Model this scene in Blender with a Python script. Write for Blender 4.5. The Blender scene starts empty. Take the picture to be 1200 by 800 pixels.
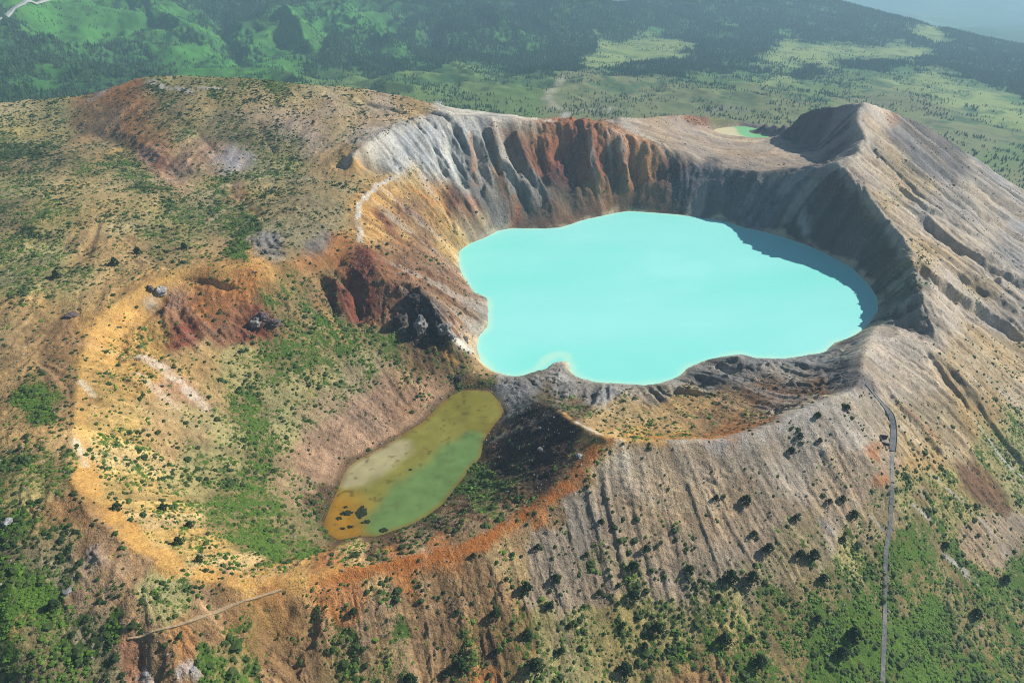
import bpy, math, random
import numpy as np
from math import radians, sin, cos, tan, pi
from mathutils import Vector, Matrix

C = bpy.context.scene
col = C.collection
random.seed(7)
rng = np.random.default_rng(11)

# ------------------------------------------------------------------ camera, sky, sun, exposure
CAMZ, PITCH, F = 230.0, radians(31.0), 811.0          # metres above the lake, depression, focal length in 1200-px units
cam_d = bpy.data.cameras.new('camera'); cam = bpy.data.objects.new('camera', cam_d); col.objects.link(cam)
cam.location = (0, 0, CAMZ); cam.rotation_euler = (pi/2 - PITCH, 0, 0)
cam_d.sensor_width = 36.0; cam_d.lens = 36.0*F/1200.0
cam_d.clip_start = 1.0; cam_d.clip_end = 40000.0
C.camera = cam

HAZE = 0.00015
SUN_EL = radians(33.0)
SUN_AZ = math.atan2(0.93, 0.363)                        # clockwise from +Y
w = bpy.data.worlds.new('World'); C.world = w; w.use_nodes = True
nt = w.node_tree; bg = nt.nodes['Background']
sky = nt.nodes.new('ShaderNodeTexSky'); sky.sky_type = 'NISHITA'; sky.sun_disc = False
sky.sun_elevation = SUN_EL; sky.sun_rotation = SUN_AZ; sky.altitude = 2000.0
sky.dust_density = 0.4
nt.links.new(sky.outputs[0], bg.inputs[0]); bg.inputs[1].default_value = 0.068
sd = bpy.data.lights.new('sun', 'SUN'); sun = bpy.data.objects.new('sun', sd); col.objects.link(sun)
sd.energy = 4.8; sd.angle = radians(0.5); sd.color = (1.0, 0.965, 0.90)
sdir = Vector((sin(SUN_AZ)*cos(SUN_EL), cos(SUN_AZ)*cos(SUN_EL), sin(SUN_EL)))
sun.rotation_euler = sdir.to_track_quat('Z', 'Y').to_euler()
sun.location = sdir*500
C.view_settings.view_transform = 'Standard'; C.view_settings.look = 'None'
C.view_settings.exposure = 0.38; C.view_settings.gamma = 1.0
C.cycles.max_bounces = 6; C.cycles.diffuse_bounces = 2; C.cycles.volume_bounces = 1
C.cycles.glossy_bounces = 2; C.cycles.transparent_max_bounces = 8
C.cycles.use_denoising = True; C.cycles.denoiser = 'OPENIMAGEDENOISE'; C.cycles.denoising_prefilter = 'NONE'; C.cycles.pixel_filter_type = 'BLACKMAN_HARRIS'; C.cycles.filter_width = 1.05

# ------------------------------------------------------------------ helpers
def tag(o, label=None, cat=None, group=None, kind=None):
    if label: o['label'] = label
    if cat: o['category'] = cat
    if group: o['group'] = group
    if kind: o['kind'] = kind
    return o
def lin(c):
    c = np.asarray(c, dtype=np.float64)/255.0
    return np.where(c <= 0.04045, c/12.92, ((c+0.055)/1.055)**2.4)
def smooth(a, b, x):
    t = np.clip((x-a)/(b-a), 0, 1); return t*t*(3-2*t)
def vnoise(x, y, lam, seed=0):
    """gradient-less lattice noise in world metres, roughly -1..1"""
    x = x/lam + seed*17.13; y = y/lam - seed*9.71
    xi = np.floor(x).astype(np.int64); yi = np.floor(y).astype(np.int64)
    fx = x-xi; fy = y-yi
    fx = fx*fx*(3-2*fx); fy = fy*fy*(3-2*fy)
    def h(a, b):
        n = (a*374761393 + b*668265263 + seed*1442695) & 0xffffffff
        n = ((n ^ (n >> 13))*1274126177) & 0xffffffff
        n = n ^ (n >> 16)
        return (n & 0xffff)/32767.5 - 1.0
    a = h(xi, yi); b = h(xi+1, yi); c = h(xi, yi+1); d = h(xi+1, yi+1)
    return (a*(1-fx)+b*fx)*(1-fy) + (c*(1-fx)+d*fx)*fy
def fbm(x, y, lam, oct=4, seed=0, gain=0.5):
    s = 0; a = 1.0; t = 0
    ca, sa = cos(0.6), sin(0.6)
    for k in range(oct):
        s = s + a*vnoise(x, y, lam, seed+k*3); t += a; a *= gain; lam *= 0.5
        x, y = x*ca - y*sa, x*sa + y*ca
    return s/t*1.6
SP, CP = sin(PITCH), cos(PITCH)
def ray(u, v):
    x = (u-600)/F; y = (v-400)/F
    return x, CP - y*SP, SP + y*CP                     # right, forward, down
def unproj(u, v, z):
    x, f, d = ray(u, v); t = (CAMZ-z)/d
    return x*t, f*t, z

# ------------------------------------------------------------------ terrain: surveyed ridge, shore and foot lines
# each entry: 'u,v,z ...' bearings and heights of a breakline; a leading * closes it
SHORE = '537,294 538,314 543,324 557,344 572,348 573,365 572,382 560,395 558,407 563,424 577,435 600,441 613,440 627,434 640,422 648,416 657,415 665,417 668,427 667,434 677,442 700,448 727,449 757,451 773,449 797,439 803,432 817,425 827,421 850,417 873,414 883,419 917,420 950,415 967,413 977,402 1000,394 1015,384 1030,364 1030,350 1020,334 1000,314 973,299 947,287 917,277 887,269 873,267 850,259 800,252 767,249 733,247 717,250 687,257 660,266 640,268 600,267 583,270 567,279 550,285'
POND = '545,456 560,456 575,457.5 585,470 590,485 577,501 567,517 564,535 550,550 535,570 520,590 500,605 480,616 460,622 442,629 422,628 397,634 382,625 379,612 387,592 397,572 402,556 410,545 417,540 447,525 472,510 500,492 515,475 530,462'
TARN = '832,152 845,149 865,147.5 885,148 902,151 914,155 912,159 900,161.5 880,161 855,158.5 840,156'
PONDZ, TARNZ = 3.0, 20.0
def parse(s, z=None):
    out = []
    for q in s.split():
        p = [float(a) for a in q.split(',')]
        if z is not None: p = p[:2]+[z]
        out.append(p)
    return out
LINES = [
 # pond crater rim, round from the western scarp through the front to the corner and along the lake's near rim
 '421,281,52 400,288,52 370,298,53 335,311,56 300,315,58 260,314,60 217,314,60 177,329,59 143,350,57 117,370,55 103,390,54 97,417,53 90,447,52 88,480,51 86,510,50 80,543,49 93,583,48 110,610,46 150,636,43 187,660,40 233,680,37 283,688,34 333,680,30 397,666,26 433,664,25 500,652,24 567,630,24.5 610,604,26 650,578,29 677,553,32 693,533,35 705,518,38',
 '616,462,7 625,470,14 636,473,20 655,480,28 665,490,33 690,504,38 710,513,40 760,517,39 800,517,37 850,515,36 883,505,36 933,484,36 973,467,37 1000,457,36 1010,440,33 1013,412,26 1017,397,20 1029,380,13', '1013,412,26 1035,398,20 1060,398,16 1085,400,15', '1030,373,7 1048,380,10 1072,389,12 1092,386,14',
 '1096,383,17 1090,368,20 1083,354,23 1073,334,24 1072,315,25 1067,297,27 1050,267,34 1028,240,41 1005,216,50 980,192,56',
 # adjoining crater's ridge up to the summit and round its far lip
 '980,192,56 1000,183,59 1012,167,62 1014,155,65 1003,140,70 1006,128,74 1013,122,76 990,122,71 970,124,66 950,127,58 935,131,50 915,138,40 895,142,32',
 # lake's far rim
 '980,192,56 933,199,42 893,202,37 850,197,35.5 820,187,38 800,178,44 770,169,52 740,158,60 712,148,67 680,142,71 640,141,73 600,139,75 560,137,78 520,138,80 490,142,81 470,148,81 440,160,80 425,172,78 412,183,74',
 # west ridge between plateau and lake, white crest
 '412,183,74 425,196,63 445,204,57 467,203,56',
 '467,203,56 443,218,56 428,233,56 420,242,55.5 420,258,54 422,270,53 421,281,52',
 '398,312,44 370,322,45 335,340,47 300,344,49 260,342,50.5 225,342,51 190,352,50 165,370,48 145,395,46 134,430,44',
 '1013,122,76 1035,127,68.5 1055,134,58.5 1067,140,52',
 # spur to the black outcrop and the isthmus
 '421,281,52 433,300,50 447,318,47 460,332,44 485,338,41 502,350,37 515,372,30 527,395,22 540,425,11 556,440,7 590,450,5.5 616,453,6',
 '455,385,25 472,398,22 492,404,20 520,408,17',
 # summit hill silhouette, bowl and gullies of the plateau
 '-60,135,84 0,121,86 30,117,87 60,116,87 100,113,88 130,103,95 160,93,102 180,89,105 240,89,105 300,92,104 350,97,99 400,101,94 440,106,90 470,112,87 500,119,84 520,126,82 545,131,76 600,135,74 647,139,71 690,140,67 712,142,63',
 '~170,95,100 172,120,92 180,145,80 195,175,70 212,210,62',
 '~40,150,70 90,155,67 140,168,66 175,190,63 212,212,60 240,207,60 300,200,61 360,198,63 400,200,64',
 '~250,190,66 300,187,68 350,180,72',
 '~0,180,72 60,170,70 120,185,68 160,205,66 195,225,63',
 '~230,240,58 260,255,57 290,245,58 265,215,59',
 '~0,260,64 80,280,61 120,300,60 200,296,59 280,292,57 300,305,56.5',
 '~320,230,65 360,225,67 400,228,64',
 '~330,270,60 390,262,58',
 '~0,230,68 70,240,67 140,250,66',
 '~0,340,61 60,350,58', '~0,430,55 50,440,54', '~0,500,50 40,500,50',
 # inner walls of the pond crater
 '~130,480,44 190,560,27 260,610,20 330,640,14', '~160,430,46 230,470,30 320,540,14 370,580,6',
 '~370,375,34 400,372,30 440,378,27', '~200,378,49 240,378,45 300,392,38 340,395,35', '~300,450,25 360,450,19 420,440,16 480,432,13',
 '~380,520,8 430,480,8 490,465,7 530,450,6', '~350,600,6 370,640,8 430,640,9 500,620,8 545,590,8 575,555,8 590,520,9',
 # bench between lake and its near rim
 '~700,497,22 760,503,22 850,501,22 890,488,21 940,466,21 975,448,23',
 '~630,456,6 680,468,9 740,478,12 800,474,12 850,452,11 900,442,10 950,434,10 985,424,15',
 '645,429,4 651,423,5 658,421,5 663,427,4.5 655,436,7 652,447,7',
 '845,424,6 865,419,8 880,424,5',
 # adjoining crater floor
 '~850,185,30 900,178,27 930,175,27', '~800,160,36 820,152,26', '~740,142,56 800,139,46 830,143,32',
 '917,157,20 937,167,23 933,182,28',
 '722,136,60 760,137,52 800,134,42 840,136,33 870,140,26 905,144,28',
 # far valley
 '~640,122,-40 700,118,-46 800,118,-52 900,115,-58', '~560,112,-40 460,97,-48 380,88,-55', '~300,86,-60 200,84,-45', '~100,95,-30 0,103,-25',
 # front outer slopes
 '~70,560,48 40,600,46.5 40,650,43.5 55,700,38 105,760,31 125,800,27',
 '~0,560,50 0,600,49', '~0,650,46 0,740,39 60,800,31', '~150,700,40.5 190,740,35 250,800,23',
 '~330,800,9 330,740,19', '~400,800,5 400,740,15 400,700,21', '~500,800,3 500,730,12', '~600,800,2 600,700,13',
 '~690,800,-2 690,690,11', '~760,800,-5 760,700,8 760,600,23', '~850,800,-6 850,650,14 850,570,25', '~940,800,-14 940,650,8 940,550,21',
 '~1040,800,-24 1040,650,-2 1040,540,19', '~1200,480,-28 1200,650,-38 1200,800,-52', '~1120,560,-8 1120,680,-24 1120,800,-38',
 '~1130,450,4 1200,400,-32', '~1200,330,-38 1200,300,-30 1200,250,-22 1200,218,-20',
 '1130,340,0 1140,400,-4', '1100,250,22 1130,290,4', '1060,200,40 1120,220,12', '1067,140,52 1100,156,34 1127,177,16 1160,197,-2',
 '~1050,112,-75 1100,128,-75 1150,160,-72 1200,180,-80',
 # far hills
 '~0,60,10 0,20,50 0,-30,105', '~100,80,-35 100,40,8 100,0,55', '~200,78,-50 200,40,-8 200,0,45', '~290,84,-60 272,60,-40 250,35,-22 262,0,25',
 '~350,75,-50 340,50,-24 330,28,0 345,0,32', '~400,72,-58 400,40,-28 400,0,25', '~440,66,-56 470,30,-30 500,0,12', '~520,75,-65 560,52,-52 600,40,-48',
 '~600,0,10 650,0,9 700,0,6', '~600,80,-72 660,55,-78 700,48,-80 780,42,-88 850,48,-95', '~800,0,-30 900,0,-42 990,0,-50 1033,13,-72 1067,25,-90 1117,37,-118 1200,57,-152',
 '~700,80,-76 800,80,-82 900,80,-95 1000,85,-95 1100,80,-108', '~1200,110,-112 1200,150,-92', '~950,50,-105 1050,55,-118 1150,80,-125',
]
WLINES = [  # plan coordinates (x, y, z) for ground no bearing was taken of
 [(-500,950,-10),(-300,1000,-20),(-120,980,-20),(0,930,-5),(120,950,-15),(300,1060,-30),(480,1000,-30)],
 [(-800,1000,-5),(-650,1050,-15)], [(560,900,-50),(700,900,-70),(800,700,-85),(820,500,-95)], [(640,380,-90),(520,200,-90),(400,90,-80),(300,60,-70),(120,50,-50),(0,50,-35),(-150,60,-10),(-260,90,10)],
 [(-420,180,25),(-600,330,45),(-820,600,50)],
 [(1200,4300,-330),(2200,4200,-400),(3600,4400,-430)], [(600,5200,-300),(0,5500,-200)], [(-1500,3200,140),(-3000,3400,160)],
 [(-9000,9000,100),(-5000,11000,80),(0,12500,-350),(4000,11500,-520),(9000,9000,-560)],
 [(2500,7000,-500),(4500,7500,-510)], [(1500,8500,-470),(3500,9500,-470)],
]

T0, T1 = radians(-60), radians(60)
DG = radians(0.15)
NT = int(round((T1-T0)/DG))+1
L0, L1 = math.log(48), math.log(14500)
NL = int((L1-L0)/DG)+1
TH = T0 + DG*np.arange(NT); LR = L0 + DG*np.arange(NL)

def tolr(P):
    P = np.asarray(P, dtype=np.float64)
    return np.arctan2(P[:,0], P[:,1]), 0.5*np.log(P[:,0]**2+P[:,1]**2)
def densify(P, closed=False):
    P = [np.array(p, float) for p in P]
    if closed: P = P+[P[0]]
    out = []
    for a, b in zip(P[:-1], P[1:]):
        r = max(60, min(np.hypot(a[0],a[1]), np.hypot(b[0],b[1])))
        n = max(2, int(np.hypot(*(b-a)[:2])/(r*DG*0.5)))
        for k in range(n): out.append(a+(b-a)*k/n)
    out.append(P[-1])
    return np.array(out)
def px(s, z=None): return [unproj(*p) for p in parse(s, z)]
shoreP = np.array(px(SHORE, 0.0)); pondP = np.array(px(POND, PONDZ)); tarnP = np.array(px(TARN, TARNZ))
def shrink(P, k, z):
    c = P.mean(axis=0); Q = c+(P-c)*k; Q[:,2] = z; return Q
pts = [densify(px(s)) for s in LINES if s[0] != '~']
HARDW = [[(318,752,30),(322,722,32),(300,690,33),(296,655,35),(287,630,40),(276,608,46)]]
pts += [densify(p) for p in HARDW]
soft = [densify(px(s[1:])) for s in LINES if s[0] == '~']+[densify(p) for p in WLINES]
pts += [densify(shoreP, True), densify(shrink(shoreP,.93,-6.0), True), densify(shrink(shoreP,.5,-14.0), True)]
pts += [densify(pondP, True), densify(shrink(pondP,.75,PONDZ-2.5), True), densify(tarnP, True), densify(shrink(tarnP,.7,TARNZ-2), True)]
hard_n = sum(len(p) for p in pts)                       # the rest are only guides, relaxed after solving
pts = np.concatenate(pts+soft)
pt, pl = tolr(pts); pz = pts[:,2]

def solve():
    lev = []
    s = 64
    Z = None
    while s >= 1:
        nt_, nl_ = (NT-1)//s+2, (NL-1)//s+2
        it = np.clip(np.round((pt-T0)/(DG*s)).astype(int), 0, nt_-1)
        il = np.clip(np.round((pl-L0)/(DG*s)).astype(int), 0, nl_-1)
        idx = il*nt_+it
        cnt = np.bincount(idx, minlength=nt_*nl_); sm = np.bincount(idx, weights=pz, minlength=nt_*nl_)
        m = (cnt > 0).reshape(nl_, nt_); fix = (sm/np.maximum(cnt,1)).reshape(nl_, nt_)
        if Z is None: Z = np.full((nl_, nt_), pz.mean())
        else:
            yy = np.minimum(np.arange(nl_)/2, Z.shape[0]-1); xx = np.minimum(np.arange(nt_)/2, Z.shape[1]-1)
            y0 = np.minimum(yy.astype(int), Z.shape[0]-2); x0 = np.minimum(xx.astype(int), Z.shape[1]-2)
            fy = (yy-y0)[:,None]; fx = (xx-x0)[None,:]
            Z = (Z[y0][:,x0]*(1-fy)+Z[y0+1][:,x0]*fy)*(1-fx) + (Z[y0][:,x0+1]*(1-fy)+Z[y0+1][:,x0+1]*fy)*fx
        Z = np.where(m, fix, Z)
        n = {64:400, 32:300, 16:200, 8:150, 4:100, 2:70, 1:40}[s]
        for k in range(n):
            P = np.pad(Z, 1, mode='edge')
            A = (P[:-2,1:-1]+P[2:,1:-1]+P[1:-1,:-2]+P[1:-1,2:])*0.25
            Z = np.where(m, fix, A)
        s //= 2
    hm = (np.bincount(idx[:hard_n], minlength=nt_*nl_) > 0).reshape(nl_, nt_)
    for k in range(160):
        P = np.pad(Z, 1, mode='edge')
        Z = np.where(hm, fix, (P[:-2,1:-1]+P[2:,1:-1]+P[1:-1,:-2]+P[1:-1,2:])*0.25)
    return Z[:NL,:NT]
Z0 = solve()
def blur(Z, n=1):
    for _ in range(n):
        P = np.pad(Z, 1, mode='edge')
        Z = (P[:-2,1:-1]+P[2:,1:-1]+2*P[1:-1,1:-1])*0.25
        P = np.pad(Z, 1, mode='edge')
        Z = (P[1:-1,:-2]+P[1:-1,2:]+2*P[1:-1,1:-1])*0.25
    return Z
Z0 = blur(Z0, 2)
TG, LG = np.meshgrid(TH, LR); RG = np.exp(LG); XG = RG*np.sin(TG); YG = RG*np.cos(TG)

def samp(G, th, lr):
    """bilinear look-up of a survey grid"""
    x = np.clip((th-T0)/DG, 0, NT-1.001); y = np.clip((lr-L0)/DG, 0, NL-1.001)
    xi = x.astype(np.int32); yi = y.astype(np.int32); fx = x-xi; fy = y-yi
    if G.shape[0] < NL: yi = np.minimum(yi, G.shape[0]-2)
    return (G[yi,xi]*(1-fx)+G[yi,xi+1]*fx)*(1-fy)+(G[yi+1,xi]*(1-fx)+G[yi+1,xi+1]*fx)*fy
def hit(u, v):
    """where the sight line of bearing u,v meets the surveyed ground"""
    x, f, d = ray(u, v); th = math.atan2(x, f); td = d/math.hypot(x, f)
    j = (th-T0)/DG; j0 = int(np.clip(j, 0, NT-2)); fj = min(max(j-j0,0),1)
    prof = Z0[:,j0]*(1-fj)+Z0[:,j0+1]*fj
    zr = CAMZ - np.exp(LR)*td
    k = np.argmax((prof >= zr) & (LR > math.log(90)))
    a = (prof-zr)[k-1]; b = (prof-zr)[k]
    t = -a/(b-a) if b != a else 0
    lr = LR[k-1]+t*DG
    return th, lr

# fall-line streaks: world noise smeared along the gradient
NLn = int((math.log(1500)-L0)/DG)                        # near rows
def lic(lam, seed, K, zs):
    gy, gx = np.gradient(zs)
    m = np.hypot(gx, gy)+1e-6; gx /= m; gy /= m
    N = vnoise(XG[:NLn], YG[:NLn], lam, seed) + 0.6*vnoise(XG[:NLn], YG[:NLn], lam*0.55, seed+5)
    acc = N.copy(); 
    stepc = (lam*0.8/(RG[:NLn]*DG))
    for sg in (-1, 1):
        x = np.tile(np.arange(NT, dtype=np.float32), (NLn,1)); y = np.tile(np.arange(NLn, dtype=np.float32)[:,None], (1,NT))
        for k in range(K):
            xi = np.clip(np.rint(x), 0, NT-1).astype(np.int32); yi = np.clip(np.rint(y), 0, NLn-1).astype(np.int32)
            sc = stepc[yi,xi]*sg
            x = x + gx[yi,xi]*sc; y = y + gy[yi,xi]*sc
            xc = np.clip(x, 0, NT-1.01); yc = np.clip(y, 0, NLn-1.01)
            xi = xc.astype(np.int32); yi = yc.astype(np.int32); fx = xc-xi; fy = yc-yi
            acc += (N[yi,xi]*(1-fx)+N[yi,xi+1]*fx)*(1-fy)+(N[yi+1,xi]*(1-fx)+N[yi+1,xi+1]*fx)*fy
    acc -= acc.mean(); acc /= acc.std()
    return acc
Zs = blur(Z0[:NLn], 6)
ST = {'big': lic(22.0, 1, 5, Zs), 'mid': lic(9.0, 2, 8, Zs), 'small': lic(3.6, 3, 12, Zs), 'fine': lic(1.4, 4, 16, Zs)}

# ------------------------------------------------------------------ what the ground is made of, place by place
# soil: r,g,b | plant cover 0..1 | brightness of plants 0..1 | gully depth in metres: big, mid, small, fine | rockiness
SOIL = {
 'T': (186,164,114, .46,.35, .5,.4,.25,.12, .2),
 'Tb': (162,144,104, .38,.35, .4,.4,.25,.12, .2),
 'Tp': (182,156,126, .26,.20, .5,.6,.4,.15, .2),
 'TG': (170,156,102, .62,.50, .5,.5,.3,.15, .25),
 'Gd': (146,130, 92, .72,.15, .6,.4,.2,.1, .3),
 'G': (146,128, 84, .80,.80, .5,.4,.2,.1, .3),
 'GG': (120,112, 60, 1.,1., .4,.3,.2,.1, .3),
 'OT': (184,152,102, .32,.45, .6,.6,.35,.15, .3),
 'OB': (160,126, 86, .30,.35, .7,.8,.5,.2, .5),
 'OBg': (152,124, 78, .62,.60, .7,.8,.4,.2, .5),
 'O': (184,124, 70, .20,.40, .5,.7,.6,.3, .6),
 'OR': (154,108, 76, .20,.30, .8,1.0,.8,.4, 1.),
 'R': (132, 74, 54, .12,.30, 1.,1.2,.8,.4, 1.),
 'Y': (202,158, 92, .12,.40, .4,.6,.7,.35, .4),
 'OY': (196,156, 90, .42,.65, .5,1.0,1.0,.4, .6),
 'YT': (200,168,104, .52,.65, .4,1.0,1.0,.4, .6),
 'W':  (206,196,178, .00,.20, .6,.9,.5,.2, .2),
 'Wg': (184,179,168, .00,.20, 1.2,2.2,2.0,.8, .5),
 'BW': (182,180,184, .05,.30, .6,.6,.4,.2, .2),
 'GR': (150,143,132, .03,.30, 1.2,1.8,1.5,.7, .9),
 'PB': (178,156,132, .02,.30, .5,.5,.5,.2, .3),
 'GRd':(118,110,104, .05,.20, 1.2,1.3,.8,.4, 1.),
 'GT': (172,150,122, .20,.35, .4,.45,.7,.35, .45),
 'GTw': (180,162,138, .05,.30, .4,.45,.7,.35, .4),
 'GTg': (164,146,110, .52,.55, .4,.45,.6,.35, .45),
 'S': (196,176,150, .01,.30, .8,1.5,.9,.4, .25),
 'So': (186,162,124, .18,.40, .8,1.6,1.,.4, .4),
 'Sg': (172,160,146, .03,.30, 1.0,2.0,1.1,.5, .5),
 'PK': (180,144,112, .08,.40, .4,.5,.4,.3, .7),
 'PKg': (172,146,108, .55,.65, .4,.5,.4,.3, .6),
 'B':  (124, 92, 66, .06,.30, 2.2,1.6,.8,.4, 1.),
 'Bg': (118, 92, 60, .46,.40, .8,.9,.6,.4, .8),
 'RBw': (158, 92, 64, .00,.30, 1.7,2.5,2.0,.8, 1.5),
 'DR': ( 98, 60, 54, .00,.30, 2.0,2.2,1.8,.8, 1.5),
 'OBw': (184,128, 80, .00,.30, 1.7,2.5,2.0,.8, 1.3),
 'DG': ( 96, 88, 68, .10,.30, 2.0,1.6,.9,.5, 1.2),
 'BGr': (108,102,104, .00,.30, 1.8,1.8,1.2,.5, 1.),
 'DB': ( 88, 74, 62, .04,.30, 1.4,1.6,1.2,.5, 1.1),
 'RY': (202,158,100, .05,.30, 1.2,1.9,1.6,.8, 1.7),
 'RO': (160,120, 88, .06,.30, 1.6,2.2,1.8,.9, 2.2),
 'DP': ( 96, 82, 88, .00,.30, 1.2,1.4,1.,.5, 1.2),  # darkened to paint deep shadow onto the adjoining crater's inner wall
 'BK': ( 74, 56, 44, .12,.30, .8,1.0,.8,.4, 1.),  # dark brown, deepened to paint the shade on the pond crater's east wall
 'Go': (150,134, 88, .85,.40, .5,.4,.2,.1, .2),
 'K':  ( 62, 50, 48, .05,.20, 1.,1.2,.8,.5, 1.6),
 'M': (150,164, 92, .30,.70, 0,.3,.2,.1, .1),
 'M2': (104,128, 62, .55,.55, 0,.3,.2,.1, .1),
 'M3': (124,128, 80, .45,.50, 0,.3,.2,.1, .1),
 'H': ( 78,140, 50, .30,.80, 0,.3,.2,.1, .1),
 'Hm': ( 60,112, 46, .40,.50, 0,.3,.2,.1, .1),
 'F': ( 50, 96, 44, .45,.10, 0,.3,.2,.1, .1),
}
WOOD = {'M':.03,'M2':.22,'M3':.10,'H':.30,'Hm':.8,'F':1.0}          # how thickly fir trees stand on it
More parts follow.
